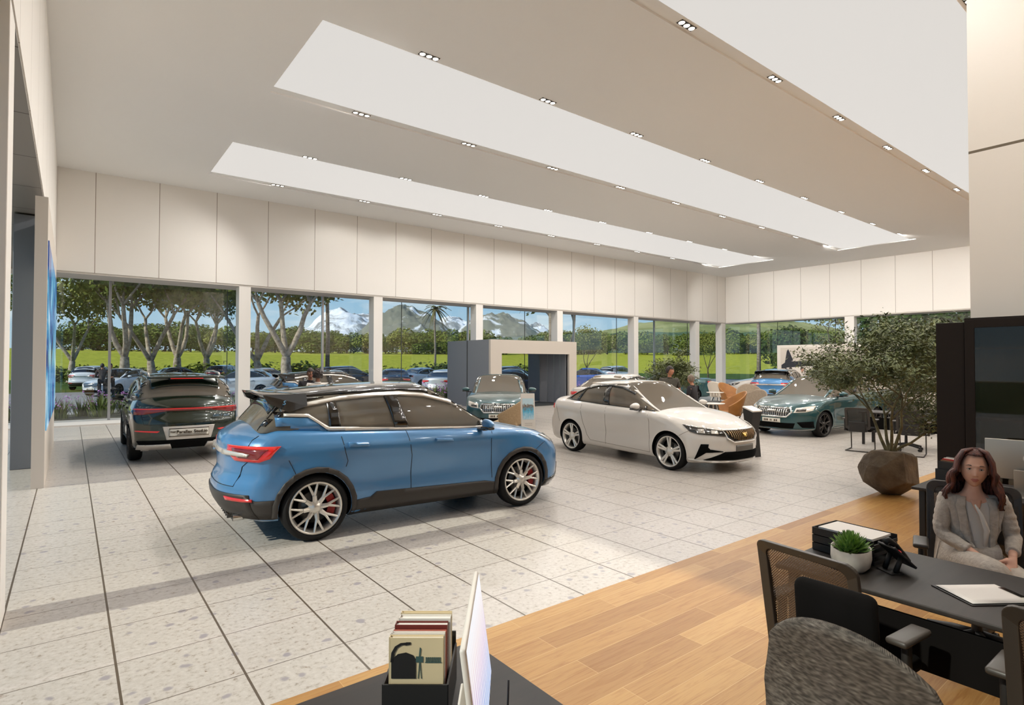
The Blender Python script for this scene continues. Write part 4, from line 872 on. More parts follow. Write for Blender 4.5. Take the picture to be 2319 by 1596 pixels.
# mountains and hills
def mountain(name, px, D, peak_y, width_px, seed, mat, label, sharp=1.3, elong=1.0, rough=.18):
    base = gz(400, 400); H = 1.85+(821.5-peak_y)/1287.2*D; Rm = width_px/1287.2*D; c = at(px, D); b = MB(); o = Vector((seed*13.7, seed*7.1, 0))
    def f(u, v):
        a = 2*PI*u; r = v; x = math.cos(a)*r; y = math.sin(a)*r
        q = noise.fractal(Vector((x*3, y*3, 0))+o, .9, 2.1, 6); rg = 1-abs(noise.noise(Vector((x*5, y*5, 3))+o))
        rr_ = math.sqrt(r*r+.012)-.08; h = max(0, 1-rr_)**sharp*(1+rough*q)+.10*(rg-.6)*(r*(1-r))*4
        p = CR*(x*Rm*elong)+CF*(y*Rm); return (c[0]+p.x, c[1]+p.y, max(-5, H*h))
    b.grid(f, 140, 60); return tag(b.build(name, mat), label, name.split('_')[0] if False else 'mountain')
m_rock = noisy('mountain_rock', (116, 116, 102), (150, 150, 138), .006, .9, 10, .3, .7, spec=.1)
def snow_mat(name, c1, c2, lo, hi, sc):
    m, n, b_ = _bsdf(name); v = coords(n, (1, 1, .35)); nz = node(n, 'ShaderNodeTexNoise', Scale=sc, Detail=12, Roughness=.7, Distortion=1.0); n.links.new(v, nz.inputs['Vector'])
    c = ramp(n, nz.outputs['Fac'], [(lo, rgb(*c1)), (hi, rgb(*c2))]); n.links.new(c, b_.inputs['Base Color']); b_.inputs['Roughness'].default_value = .9; b_.inputs['Specular IOR Level'].default_value = .1; return m
m_snow1 = snow_mat('snow_streaked_rock', (122, 124, 112), (222, 224, 228), .54, .60, .008); m_snow2 = snow_mat('snow_peak', (140, 142, 142), (228, 230, 234), .44, .52, .006)
mountain('mountain_peak', 920, 2600, 693, 190, 1, m_snow1, 'grey rounded mountain peak with thin snow streaks left of the palm tree', 1.0)
mountain('mountain_peak', 1128, 2700, 707, 190, 2, m_snow1, 'grey pointed mountain with snow lines above the grey entrance portal', 1.05)
mountain('mountain_range', 800, 3600, 700, 230, 3, m_snow2, 'snow-covered mountain seen between the second and third window columns', 1.0)
mountain('mountain_range', 1035, 3800, 714, 170, 5, m_snow2, 'snow-covered ridge between the two grey mountains', 1.0)
mountain('mountain_range', 1215, 3800, 730, 90, 6, m_snow2, 'low snow-covered ridge right of the pointed mountain', 1.0)
m_hill = noisy('forest_hill', (52, 74, 58), (96, 116, 84), .09, .95, 10, .35, .65, bump=1, bscale=.3, spec=.05); m_olive = noisy('olive_hill', (118, 122, 76), (150, 152, 104), .02, .95, 8, .3, .7, spec=.05)
mountain('forested_hill', 1500, 520, 752, 330, 7, m_hill, 'dark green forested hill beyond the lawn, behind the windows near the corner', .45, 1.6, .08)
mountain('forested_hill', 1760, 480, 752, 330, 9, m_hill, 'dark green forested hill seen through the right-hand windows', .45, 1.2, .08)
mountain('grassy_hill', 1560, 1100, 716, 330, 8, m_olive, 'pale olive hill rising behind the forested hill', .8, 1.2, .1)
mountain('grassy_hill', 1740, 1200, 712, 260, 10, m_olive, 'pale olive ridge seen through the right-hand windows', .8, 1.0, .1)
# trees
m_leafA = noisy('leaf_green', (70, 86, 28), (128, 138, 54), 3, .7, 3, .3, .7, spec=.2); m_leafB = noisy('leaf_olive', (96, 104, 40), (152, 154, 74), 3, .7, 3, .3, .7, spec=.2)
m_leafD = noisy('leaf_dark', (34, 54, 22), (70, 92, 36), 3, .7, 3, .3, .7, spec=.2)
m_bark = noisy('pale_bark', (140, 122, 104), (190, 176, 158), 6, .9, 6, .35, .6, bump=.4); m_barkd = noisy('dark_bark', (70, 58, 46), (110, 94, 76), 6, .9, 6, .35, .6)
def leaves(b, c, r, n, size, rr, flat_=1.0, mi=0, up=.3):
    for _ in range(n):
        while True:
            d = Vector((rr.uniform(-1, 1), rr.uniform(-1, 1), rr.uniform(-1, 1)))
            if d.length < 1: break
        p = Vector(c)+Vector((d.x*r, d.y*r, d.z*r*flat_)); s = size*rr.uniform(.6, 1.3)
        nrm = Vector((rr.gauss(0, 1), rr.gauss(0, 1), rr.gauss(0, 1)+up)).normalized(); a = nrm.orthogonal().normalized(); q = nrm.cross(a); t = rr.uniform(0, 2*PI); a, q = a*math.cos(t)+q*math.sin(t), q*math.cos(t)-a*math.sin(t)
        b.add([p-a*s, p-q*s*.5, p+a*s, p+q*s*.5], [(0, 1, 2, 3)], mi)
def branch_tree(name, seed, H, spread, tr, first, nfork, leaf_n, leaf_s, lm, bm_, lean=.5, depth=3, flat_=.7, blob=1.2):
    rr = random.Random(seed); root = empty(name); tb = MB(); lb = MB(); tips = []
    def grow(p, d, L, r, k):
        n = 4; pts = [p]; rad = [r]; q = Vector(p); dd = Vector(d)
        for i in range(n):
            dd = (dd+Vector((rr.gauss(0, .10), rr.gauss(0, .10), rr.gauss(0.02, .06)))).normalized(); q = q+dd*(L/n); pts.append(q.copy()); rad.append(r*(1-.38*(i+1)/n))
        tb.tube(pts, rad, 8 if k > 1 else 5, caps=False)
        if k <= 1: tips.append(pts[-1]); tips.append(pts[-2])
        if k > 0:
            m = nfork if k == depth else rr.choice((2, 3)); a0 = rr.uniform(0, 2*PI)
            for i in range(m):
                a = a0+2*PI*i/m+rr.uniform(-.4, .4); out = Vector((math.cos(a), math.sin(a), 0)); nd = (dd*(1-lean*.5)+out*lean+Vector((0, 0, .25 if k > 1 else .02))).normalized()
                grow(pts[-1], nd, L*rr.uniform(.62, .85) if k < depth else spread*.75, rad[-1]*.72, k-1)
    grow(Vector((0, 0, -.1)), Vector((rr.uniform(-.1, .1), rr.uniform(-.1, .1), 1)), first, tr, depth)
    per = max(1, leaf_n//max(1, len(tips)))
    for t in tips: leaves(lb, t, spread*.28*blob, per, leaf_s, rr, flat_)
    tb.build('trunk', bm_, root); lb.build('foliage', lm, root)
    top = max(v.z for v in lb.v); k = H/top; root.scale = (k, k, k)
    return root
def bush_tree(name, seed, H, R, n, leaf_s, lm, bm_):
    rr = random.Random(seed); root = empty(name); lb = MB(); tb = MB()
    tb.tube([(0, 0, -.3), (0, 0, H*.5)], [.22, .14], 7); tb.build('trunk', bm_, root)
    blobs = [(Vector((rr.uniform(-.5, .5)*R, rr.uniform(-.5, .5)*R, H*rr.uniform(.3, .78))), R*rr.uniform(.35, .6)) for _ in range(9)]
    for c, r in blobs:
        for _ in range(n//9):
            d = Vector((rr.gauss(0, 1), rr.gauss(0, 1), rr.gauss(0, 1))).normalized(); p = c+d*r*rr.uniform(.8, 1.05)
            if p.z < .1: continue
            nn = (d+Vector((rr.gauss(0, .5), rr.gauss(0, .5), rr.gauss(0, .5)))).normalized(); a = nn.orthogonal().normalized(); q = nn.cross(a); t = rr.uniform(0, 6.3); a, q = a*math.cos(t)+q*math.sin(t), q*math.cos(t)-a*math.sin(t); s = leaf_s*rr.uniform(.7, 1.3)
            lb.add([p-a*s, p-q*s*.6, p+a*s, p+q*s*.6], [(0, 1, 2, 3)])
    lb.build('foliage', lm, root); return root
protos = [bush_tree('forest_tree', 3+i, 7.2, 4.2, 3400, .30, m, m_barkd) for i, m in enumerate((m_leafA, m_leafB, m_leafA))]
k = 0; kinds = ['mid green rounded tree in the tree line beyond the lawn', 'olive green rounded tree in the tree line beyond the lawn', 'broad bright green tree in the tree line beyond the lawn']
for i in range(74):
    a = -8+104*i/73+rnd.uniform(-.5, .5); D = rnd.uniform(146, 176); x, y = 16+D*math.sin(math.radians(a)), 9+D*math.cos(math.radians(a)); j = rnd.choice((0, 1, 2))
    o = protos[k] if k < 3 else copy_tree(protos[j]); j = k if k < 3 else j; k += 1
    o.location = (x, y, gz(x, y)-.3); s = rnd.uniform(.8, 1.25); o.scale = (s*1.2, s*1.2, s*.86); o.rotation_euler.z = rnd.uniform(0, 6)
    tag(o, kinds[j], 'tree', 'trees along the far edge of the lawn')
# big broad trees with pale forked trunks behind the car park
bt = branch_tree('broad_tree', 11, 11.5, 4.2, .36, 2.0, 3, 5200, .17, m_leafA, m_bark, .62, 3, .55, 1.35)
bt2 = branch_tree('broad_tree', 23, 11.0, 4.0, .30, 1.7, 3, 5200, .17, m_leafB, m_bark, .55, 3, .55, 1.3)
spots = [(bt, 278, 38, 0.3, 'tall broad-leaved tree with pale forked trunk, leftmost of the trees behind the car park'), (bt2, 345, 40, 1.2, 'tall broad-leaved tree with pale trunk above the dark green crossover'), (bt, 405, 47, 4.0, 'tall tree with slim trunk right above the dark green crossover roof'),
         (bt2, 592, 40, 2.2, 'tall dark-trunked tree just right of the first window column'), (bt, 648, 36, 5.1, 'tall broad-leaved tree with pale trunk in the second window bay'), (bt2, 160, 52, .5, 'tall tree at the far left edge of the first window'), (bt, 470, 55, 2.9, 'tall tree left of the first window column')]
seen = set()
for o, px, D, rz, lab in spots:
    c = o if o.name not in seen else copy_tree(o); seen.add(o.name); c.location = at(px, D, -.05); c.rotation_euler.z = rz; tag(c, lab, 'tree', 'tall trees behind the car park')
m1 = branch_tree('leafy_tree', 31, 9.0, 3.2, .16, 2.0, 3, 4200, .15, m_leafB, m_barkd, .5, 3, .8, 1.3)
sp2 = [(1300, 46, 12.5, 'tall light green tree behind the right end of the entrance portal'), (1602, 62, 5.6, 'small slim-trunked tree on the lawn seen beside the corner column'), (1325, 60, 6.0, 'dark green small tree at the right end of the entrance portal'), (1960, 50, 12.5, 'tall tree rising behind the potted tree through the right window'),
       (2066, 56, 6.5, 'bushy tree behind the potted tree, left of the tallest tree'), (2150, 42, 13.0, 'tall dark tree just left of the office wall'), (1890, 70, 12.0, 'distant tree left of the right window column'), (2215, 46, 13, 'tall dark tree at the right end of the right window')]
for i, (px, D, H, lab) in enumerate(sp2):
    c = m1 if i == 0 else copy_tree(m1); k0 = H/9.0*(m1.scale[0] if i == 0 else KS); 
    if i == 0: KS = m1.scale[0]; k0 = KS*H/9.0
    c.scale = (k0, k0, k0); c.location = at(px, D, -.05); c.rotation_euler.z = i*1.3; tag(c, lab, 'tree')
for i, (px, D, s, lab) in enumerate([(2120, 38, 1.0, 'dense dark bush behind the office cabinet edge'), (2030, 40, .8, 'dense dark bush behind the potted tree'), (1770, 58, .75, 'dark green round bush left of the wall poster')]):
    c = bush_tree('bush', 50+i, 7.5*s, 3.2, 3000, .2, m_leafD, m_barkd); c.location = at(px, D, -.05); tag(c, lab, 'bush')
# palms
m_palmtr = noisy('palm_trunk', (112, 98, 84), (158, 146, 132), 4, .9, 4, .35, .6, sc3=(1, 1, 8)); m_frond = noisy('palm_frond', (70, 74, 36), (112, 108, 60), 5, .7, 3)
def palm(H, r):
    root = empty('palm_tree'); MB().tube([(0, 0, -.1), (.05, 0, H*.4), (-.05, 0, H*.8), (0, 0, H)], [r*1.3, r, r*.9, r*.9], 10).build('trunk', m_palmtr, root)
    b = MB(); rr = random.Random(5)
    for k in range(26):
        a = rr.uniform(0, 2*PI); el = rr.uniform(-1.2, 1.1); L = rr.uniform(1.3, 1.9); pts = []
        for t in lin(0, 1, 7):
            rad = L*t*math.cos(el*.6); z = H+L*math.sin(el)*t*.9-1.0*t*t; pts.append(Vector((math.cos(a)*rad, math.sin(a)*rad, z)))
        sd = Vector((-math.sin(a), math.cos(a), 0))
        for i in range(7):
            wd = .16*(1-i/8); b.add([pts[i]-sd*wd+Vector((0, 0, -.05)), pts[i+1]-sd*wd*.9+Vector((0, 0, -.05)), pts[i+1], pts[i]], [(0, 1, 2, 3)]); b.add([pts[i], pts[i+1], pts[i+1]+sd*wd*.9+Vector((0, 0, -.05)), pts[i]+sd*wd+Vector((0, 0, -.05))], [(0, 1, 2, 3)])
    b.build('fronds', m_frond, root); return root
for px, D, H, r, lab in [(985, 60, 7.6, .11, 'slender palm tree with shaggy crown on the lawn in front of the mountain'), (741, 46, 9.5, .15, 'tall palm trunk in the second window bay'), (1247, 34, 9.5, .15, 'tall brown palm trunk beside the fourth window column'), (1718, 47, 10, .14, 'tall slim palm trunk in the right-hand window'), ]:
    o = palm(H, r); o.location = at(px, D); tag(o, lab, 'palm tree')
# flower bed plants
m_blade = noisy('blade_green', (62, 78, 34), (118, 132, 62), 6, .8, 3); m_petal = M('petal_purple', (190, 120, 205), .6)
def flower_clump(seed):
    rr = random.Random(seed); root = empty('flowering_plant'); b = MB(); f = MB()
    for _ in range(110):
        a = rr.uniform(0, 2*PI); r0 = rr.uniform(0, .25); L = rr.uniform(.25, .65); tl = rr.uniform(.1, .7); p = Vector((math.cos(a)*r0, math.sin(a)*r0, 0)); q = p+Vector((math.cos(a)*tl*L, math.sin(a)*tl*L, L)); m_ = (p+q)/2+Vector((0, 0, .06)); sd = Vector((-math.sin(a), math.cos(a), 0))*.012
        b.add([p-sd, p+sd, m_+sd, m_-sd], [(0, 1, 2, 3)]); b.add([m_-sd, m_+sd, q], [(0, 1, 2)])
        if rr.random() < .3: leaves(f, q, .04, 3, .028, rr)
    b.build('leaves', m_blade, root); f.build('flowers', m_petal, root); return root
fp = [flower_clump(i) for i in range(3)]; n = 0
for i in range(64):
    x = -3.2+i*.43+rnd.uniform(-.15, .15) if i < 48 else rnd.uniform(15, 34); y = rnd.uniform(23.25, 24.7)
    o = fp[n] if n < 3 else copy_tree(fp[n % 3]); n += 1
    o.location = (x, y, .02); s = rnd.uniform(.9, 1.5); o.scale = (s, s, s); o.rotation_euler.z = rnd.uniform(0, 6)
    tag(o, 'tuft of green blades with small purple flowers in the bed outside the windows', 'flowering plant', 'flowering plants in the bed outside the windows')
sh = bush_tree('low_shrub', 77, .9, .8, 900, .07, m_leafA, m_barkd)
for i in range(26):
    o = sh if i == 0 else copy_tree(sh); px = 130+i*42+rnd.uniform(-15, 15); p = at(px, rnd.uniform(46, 56)); s = rnd.uniform(1.2, 2.0)
    o.location = p; o.scale = (s*1.6, s*1.6, s); o.rotation_euler.z = rnd.uniform(0, 6); tag(o, 'low green shrub in the planting strip behind the car park', 'shrub', 'low shrubs behind the car park')
# parked cars outside
m_maroon = paint('maroon_paint', (92, 50, 72)); m_whitec = paint('white_car_paint', (222, 224, 228), .25, 0)
def low(spec): spec = dict(spec); spec['extra'] = []; spec['glass'] = m_cgl2; spec['cal'] = False; return spec
so1, _, _ = car(low(sedan_spec(m_whitec, 'teal')), 'parked_car', False)
su1, _, _ = car(low(green_spec(m_navy)), 'parked_car', False)
su2, _, _ = car(low(suv_spec(m_whitec)), 'parked_car', False)
so2, _, _ = car(low(sedan_spec(m_silverp, 'teal')), 'parked_car', False)
so3, _, _ = car(low(sedan_spec(m_navy, 'teal')), 'parked_car', False)
so4, _, _ = car(low(sedan_spec(m_bluep, 'teal')), 'parked_car', False)
uses = [(su2, 216, 39, 1.2, 'white parked car seen from behind, left of the two men in suits outside'), (so1, 275, 32.5, -2.3, 'white parked car in front of the two men in suits outside'), (so3, 412, 40, .2, 'dark parked car whose roof shows above the green crossover'),
        (su1, 510, 48, 1.0, 'navy parked crossover left of the first window column'), (so2, 548, 31, 2.6, 'silver parked car partly behind the first window column'), (so2, 610, 37, .2, 'grey parked saloon with dark windows right of the first window column'),
        (su1, 790, 37, .1, 'dark parked crossover above the roof of the far blue crossover'), (so3, 893, 33, 1.15, 'dark parked car with red tail lights in the third window bay'), (so1, 962, 41.0, .3, 'white parked saloon below the palm tree'), (so2, 1015, 30.5, .75, 'silver parked car touching the left edge of the entrance portal'),
        (so1, 1008, 56, .3, 'small distant white car below the palm tree'), (su1, 1160, 38, 0.1, 'dark tall vehicle seen through the entrance opening'), (so3, 1175, 29.5, -.75, 'navy saloon close behind the entrance opening'), (so4, 1322, 40, 2.2, 'bright blue parked car beside the right end of the portal'), (su2, 1400, 49, .1, 'white parked crossover with roof rails behind the white saloons')]
seen = set()
for o, px, D, rz, lab in uses:
    c = o if o.name not in seen else copy_tree(o); seen.add(o.name); p = at(px, D); c.location = (p[0], p[1], 0); c.rotation_euler.z = rz; tag(c, lab, 'car', 'cars parked outside')
# ------------------------------------------------------------------ furniture and things
m_blk = noisy('black_desk_top', (30, 24, 19), (40, 32, 26), 2, .6, 4, sc3=(1, 14, 1)); m_pb = M('black_plastic_matt', (26, 23, 21), .55); m_pb2 = M('arm_plastic', (58, 52, 46), .45)
m_cush = M('black_seat_fabric', (16, 14, 13), .95, spec=.1); m_frm = M('chair_frame', (50, 43, 37), .45)
def mesh_fabric(name, col, dens=.5, per=.008, rot=.78):
    """woven chair net: holes between the threads"""
    m = bpy.data.materials.new(name); m.use_nodes = True; n = m.node_tree; b = n.nodes['Principled BSDF']; b.inputs['Base Color'].default_value = rgb(*col); b.inputs['Roughness'].default_value = .8
    o = n.nodes['Material Output']; v = coords(n, (1, 1, 1), (rot, 0, 0)); sp = n.nodes.new('ShaderNodeSeparateXYZ'); n.links.new(v, sp.inputs[0])
    l1 = line_mask(n, sp.outputs['Y'], per, 0, per*dens); l2 = line_mask(n, sp.outputs['Z'], per, 0, per*dens)
    mx = node(n, 'ShaderNodeMath', operation='MAXIMUM'); n.links.new(l1, mx.inputs[0]); n.links.new(l2, mx.inputs[1])
    t = n.nodes.new('ShaderNodeBsdfTransparent'); ms = n.nodes.new('ShaderNodeMixShader'); n.links.new(mx.outputs[0], ms.inputs[0]); n.links.new(t.outputs[0], ms.inputs[1]); n.links.new(b.outputs[0], ms.inputs[2]); n.links.new(ms.outputs[0], o.inputs['Surface']); return m
m_net = mesh_fabric('brown_chair_net', (92, 68, 48), .42); m_net2 = None; m_net3 = mesh_fabric('dark_chair_net', (58, 54, 50), .5, .006)
def weave_mat():
    m, n, b_ = _bsdf('grey_woven_fabric'); v = coords(n, (1, 1, 1), (.6, 0, 0)); w1 = node(n, 'ShaderNodeTexWave', Scale=110, Distortion=1.5); w1.bands_direction = 'Y'; n.links.new(v, w1.inputs['Vector']); w2 = node(n, 'ShaderNodeTexWave', Scale=150, Distortion=1.0); w2.bands_direction = 'Z'; n.links.new(v, w2.inputs['Vector'])
    v2 = coords(n, (1, 12, 30), (.5, 0, 0)); nz_ = node(n, 'ShaderNodeTexNoise', Scale=3.5, Detail=1); n.links.new(v2, nz_.inputs['Vector']); mu = node(n, 'ShaderNodeMath', operation='MULTIPLY'); n.links.new(w1.outputs['Fac'], mu.inputs[0]); n.links.new(w2.outputs['Fac'], mu.inputs[1]); a_ = node(n, 'ShaderNodeMath', operation='MULTIPLY_ADD'); a_.inputs[1].default_value = .55; n.links.new(mu.outputs[0], a_.inputs[0]); n.links.new(nz_.outputs['Fac'], a_.inputs[2])
    n.links.new(ramp(n, a_.outputs[0], [(.40, rgb(34, 28, 24)), (.66, rgb(76, 68, 60)), (.95, rgb(132, 124, 114))]), b_.inputs['Base Color']); b_.inputs['Roughness'].default_value = .85; return m
m_net2 = weave_mat()
def rrect(w, h, r, n=5):
    out = []
    for cx, cy, a0 in ((w/2-r, h/2-r, 0), (-w/2+r, h/2-r, 90), (-w/2+r, -h/2+r, 180), (w/2-r, -h/2+r, 270)):
        for k in range(n+1): a = math.radians(a0+90*k/n); out.append((cx+r*math.cos(a), cy+r*math.sin(a)))
    return out
def office_chair(name, net, style='square', base='star', lumbar=False, hb=.56, wd=.46, zb=.50):
    """faces +X; the back stands at x=-.22"""
    r = empty(name)
    def back(y, z):  # curved back surface
        t = (z-zb)/hb; return -.20-.10*t+.05*math.sin(t*PI)-.16*y*y*0+.35*y*y
    outline = rrect(wd, hb, .05 if style == 'square' else .16)
    if style == 'round': outline = [(y, z+.05*(1-(2*y/wd)**2) if z > 0 else z) for y, z in outline]
    P = [Vector((back(y, z+zb+hb/2), y, z+zb+hb/2)) for y, z in outline]
    fr = MB(); nP = len(P)
    c0 = Vector((0, 0, zb+hb/2)); rings = []
    for i, p in enumerate(P):
        y, z = outline[i]; k = (1-(.045 if style == 'square' else .02)/max(wd/2, 1e-3)); q = Vector((0, y*k, (z)*(1-.035/(hb/2))+zb+hb/2)); q.x = back(q.y, q.z)
        rings.append([p+Vector((-.012, 0, 0)), p+Vector((.014, 0, 0)), q+Vector((.014, 0, 0)), q+Vector((-.012, 0, 0))])
    vs = [v for rg in rings for v in rg]; fs = [(i*4+k, ((i+1) % nP)*4+k, ((i+1) % nP)*4+(k+1) % 4, i*4+(k+1) % 4) for i in range(nP) for k in range(4)]
    if style == 'square': fr.add(vs, fs, 0, False); fr.build('back_frame', m_frm, r, bevel=.004)
    nb = MB()
    if style == 'square':
        nb.grid(lambda u, v: (back((u-.5)*(wd-.04), zb+.02+v*(hb-.04)), (u-.5)*(wd-.04), zb+.02+v*(hb-.04)), 8, 10)
    else:
        def g(u, v):
            y = (u-.5)*wd*(1-.0*v); z = zb+v*hb; e = 1-.35*max(0, v-.55)**1.5*2*abs(2*(u-.5))**1.5
            zz = z+.07*v*(1-(2*(u-.5))**2)-.05*v*abs(2*(u-.5))**3; yy = y*(1-.22*max(0, v-.6)/.4*1.0)
            return (back(yy, zz), yy, zz)
        nb.grid(g, 14, 14)
    nb.build('backrest', net, r, solid=.006 if style == 'square' else .016)
    MB().rbox((.06, 0, .455), (.48, .48, .075), .035).build('seat', m_cush, r)
    s = MB(); s.rbox((-.16, 0, .44), (.10, .36, .05), .015); s.rbox((-.235, 0, .52), (.04, .30, .22), .015, ry=-.15); s.build('back_support', m_pb, r)
    if lumbar: MB().rbox((-.27, -.02, .74), (.05, .36, .20), .05, ry=-.05).build('lumbar_pad', m_cush, r)
    for sg in (1, -1):
        a = MB(); a.rbox((.02, sg*.285, .53), (.05, .03, .26), .012); a.rbox((.02, sg*.24, .42), (.05, .12, .03), .01)
        h = a.build('armrest', m_pb, r); MB().rbox((.04, sg*.285, .665), (.24, .085, .03), .014).build('arm_pad', m_pb2, h)
    if base == 'star':
        MB().cyl((0, 0, .12), (0, 0, .42), .03, .022, 14).build('gas_column', m_pb, r)
        for k in range(5):
            a = 2*PI*k/5+.3; c, s_ = math.cos(a), math.sin(a); lg = MB().tube([(0, 0, .13), (.15*c, .15*s_, .11), (.31*c, .31*s_, .075)], [.032, .026, .018], 8).build('leg', m_pb, r)
            w_ = MB()
            for d in (-.018, .018): q = Vector((.31*c-s_*d, .31*s_+c*d, .028)); w_.cyl(q-Vector((-s_, c, 0))*.011, q+Vector((-s_, c, 0))*.011, .028, n=14)
            w_.tube([(.31*c, .31*s_, .028), (.31*c, .31*s_, .075)], .01, 6); w_.build('caster', m_pb, lg)
    else:
        t = [(.22, .22, .43), (.24, .22, .40), (.27, .22, .03), (.25, .22, .012), (-.24, .22, .012), (-.26, .20, .012), (-.26, -.20, .012), (-.24, -.22, .012), (.25, -.22, .012), (.27, -.22, .03), (.24, -.22, .40), (.22, -.22, .43)]
        MB().tube(t, .012, 8).build('sled_base', m_frm, r); MB().tube([(.22, .22, .42), (-.1, .22, .42), (-.1, -.22, .42), (.22, -.22, .42)], .010, 6).build('seat_rail', m_frm, r)
    return r
def face(o, x, y, ang): o.location = (x, y, .008 if y < 3.2 else 0); o.rotation_euler.z = ang; return o
c1 = office_chair('office_chair', m_net, 'square', 'sled', False, .54, .46, .47); face(c1, 2.86, 1.19, -.10)
tag(c1, 'visitor chair with brown see-through net back, in front of the succulent', 'office chair')
c3 = dup(c1, (2.86, .30, .008), -.02, 'visitor chair cut by the right picture edge, only back post and arm rest showing')
c2 = office_chair('office_chair', m_net2, 'round', 'star', False, .56, .60, .42); face(c2, 2.16, .77, .0)
hr = MB().rbox((-.20, .05, 1.04), (.06, .25, .17), .06, ry=-.1); hr.build('headrest', m_cush, c2); MB().rbox((-.20, .03, .95), (.03, .05, .24), .008).build('headrest_stem', m_pb, c2)
tag(c2, 'grey woven chair back with rounded top, nearest to the camera at the bottom right', 'office chair')
c4 = office_chair('office_chair', m_net3, 'square', 'star', False, .58, .50, .45); face(c4, 4.56, 1.06, PI+.29)
tag(c4, 'dark net office chair on castors that the seated woman sits in', 'office chair')
f1 = office_chair('office_chair', m_net3, 'square', 'sled', False, .46, .46, .46); f1.location = at(1946, 12.1); f1.rotation_euler.z = math.atan2(.15, .98)
tag(f1, 'black visitor chair on a sled frame left of the potted tree stems', 'office chair')
f2 = dup(c4, at(2050, 12.2), .25, 'black office chair on castors seen between the tree stems and the cabinet')
f3 = dup(f1, at(2062, 11.5), .2, 'black sled-frame visitor chair in front of the far office chair on castors')
f4 = dup(f1, at(2085, 14.9), PI, 'black visitor chair on the far side of the distant desk')
def desk(name, x0, x1, y0, y1, z, panel=None, ang=0, top=None):
    r = empty(name, ((x0+x1)/2, (y0+y1)/2, 0.008 if y0 < 3 else 0), ang); w_, d = x1-x0, y1-y0; z -= .008
    MB().rbox((0, 0, z-.0125), (w_, d, .025), .006).build('desk_top', top or m_blk, r)
    for sx_ in (-1, 1):
        for sy_ in (-1, 1): MB().rbox((sx_*(w_/2-.10), sy_*(d/2-.06), (z-.025)/2), (.05, .05, z-.025), .008).build('leg', m_pb, r)
    return r
d2 = desk('desk', 3.08, 3.88, -.35, 1.60, .75); tag(d2, 'long black desk with a succulent and a clipboard in front of the seated woman', 'desk')
p = MB().rbox((-.27, 0, .51), (.025, 1.75, .24), .006); p.rbox((-.27, .0, .69), (.03, .05, .12), .006); p.build('modesty_panel', m_cush, d2)
d1 = desk('desk', -.30, 1.27, .95, 1.89, .75); tag(d1, 'black desk corner at the bottom of the picture with books and a monitor', 'desk')
d3 = desk('desk', 5.95, 6.75, -.4, 1.84, .75); tag(d3, 'black desk behind the seated woman carrying a silver monitor', 'desk')
d4 = desk('desk', 14.2, 14.95, 2.6, 5.4, .75); MB().rbox((-.30, 0, .5), (.03, 2.5, .26), .006).build('modesty_panel', m_cush, d4); tag(d4, 'distant black desk beyond the potted tree', 'desk')
def vf(D, lat, z): p = CF*D+CR*lat; return Vector((p.x, p.y, z))
VROT = -_yaw  # rotation that makes local +Y look along the camera's level direction
def monitor(name, w_, h_, mats, logo=False, foot=.17, zc=None):
    """screen faces local -Y"""
    r = empty(name); b = MB().rbox((0, 0, zc), (w_, .016, h_), .007).build('housing', mats[0], r)
    MB().box((0, -.0085, zc), (w_-.02, .002, h_-.02)).build('screen', mats[1], r)
    s = MB(); s.rbox((0, .045, (zc-h_/2)/2+.03), (foot, .008, zc-h_/2+.12), .003, rx=-.12); s.rbox((0, .04, .004), (foot, .14, .008), .003); s.build('stand', mats[0], r)
    if logo:
        l = MB(); T = Matrix.Translation((0, .0095, zc+.02)) @ Matrix.Rotation(PI, 4, 'Z') @ Matrix.Rotation(PI/2, 4, 'X')
        pts = []
        for k in range(28):
            a = 2*PI*k/28; rr = .030*(1+.07*math.cos(2*a)-.05*math.cos(a)); x_, y_ = rr*math.sin(a), rr*1.05*math.cos(a)
            y_ -= .007*math.exp(-(x_/.007)**2) if y_ > 0 else -.004*math.exp(-(x_/.006)**2)
            d_ = math.hypot(x_-.036, y_-.004)
            if d_ < .014: x_ = .036-.0138*(.036-x_)/max(d_, 1e-4)
            pts.append((x_, y_))
        l.prism(pts, -.0005, .0012, T=T); l.ell((.006, .041, 0), (.005, .010, .001), 10, 6, T=T); l.build('logo', M('logo_white', (226, 222, 214), .3, .3), r)
    return r
m_silver = M('silver_case', (176, 168, 156), .35, .5); m_whitec2 = M('white_case', (222, 214, 204), .4)
def screen_mat():
    m, n, b_ = _bsdf('pastel_screen'); v = coords(n, (1, 1, 1)); w_ = node(n, 'ShaderNodeTexWave', Scale=9, Distortion=2.2, Detail=1); w_.bands_direction = 'X'; n.links.new(v, w_.inputs['Vector'])
    sp = n.nodes.new('ShaderNodeSeparateXYZ'); n.links.new(v, sp.inputs[0]); mr = node(n, 'ShaderNodeMapRange'); mr.inputs['From Min'].default_value = .16; mr.inputs['From Max'].default_value = .40; n.links.new(sp.outputs['Z'], mr.inputs['Value'])
    tint = ramp(n, mr.outputs[0], [(0, rgb(120, 160, 225)), (.45, rgb(205, 180, 215)), (.75, rgb(226, 214, 218)), (1, rgb(228, 232, 240))]); mx = n.nodes.new('ShaderNodeMixRGB'); n.links.new(w_.outputs['Color'], mx.inputs['Fac']); n.links.new(tint, mx.inputs['Color1']); mx.inputs['Color2'].default_value = rgb(236, 236, 240)
    n.links.new(mx.outputs[0], b_.inputs['Emission Color']); b_.inputs['Emission Strength'].default_value = .85; b_.inputs['Base Color'].default_value = (.02, .02, .02, 1); return m
m_off = M('dark_screen', (20, 20, 22), .1)
mo = monitor('computer_monitor', .51, .33, (m_whitec2, screen_mat()), zc=.265, foot=.10)
mo.location = vf(1.60, -.06, .75); mo.rotation_mode = 'XYZ'
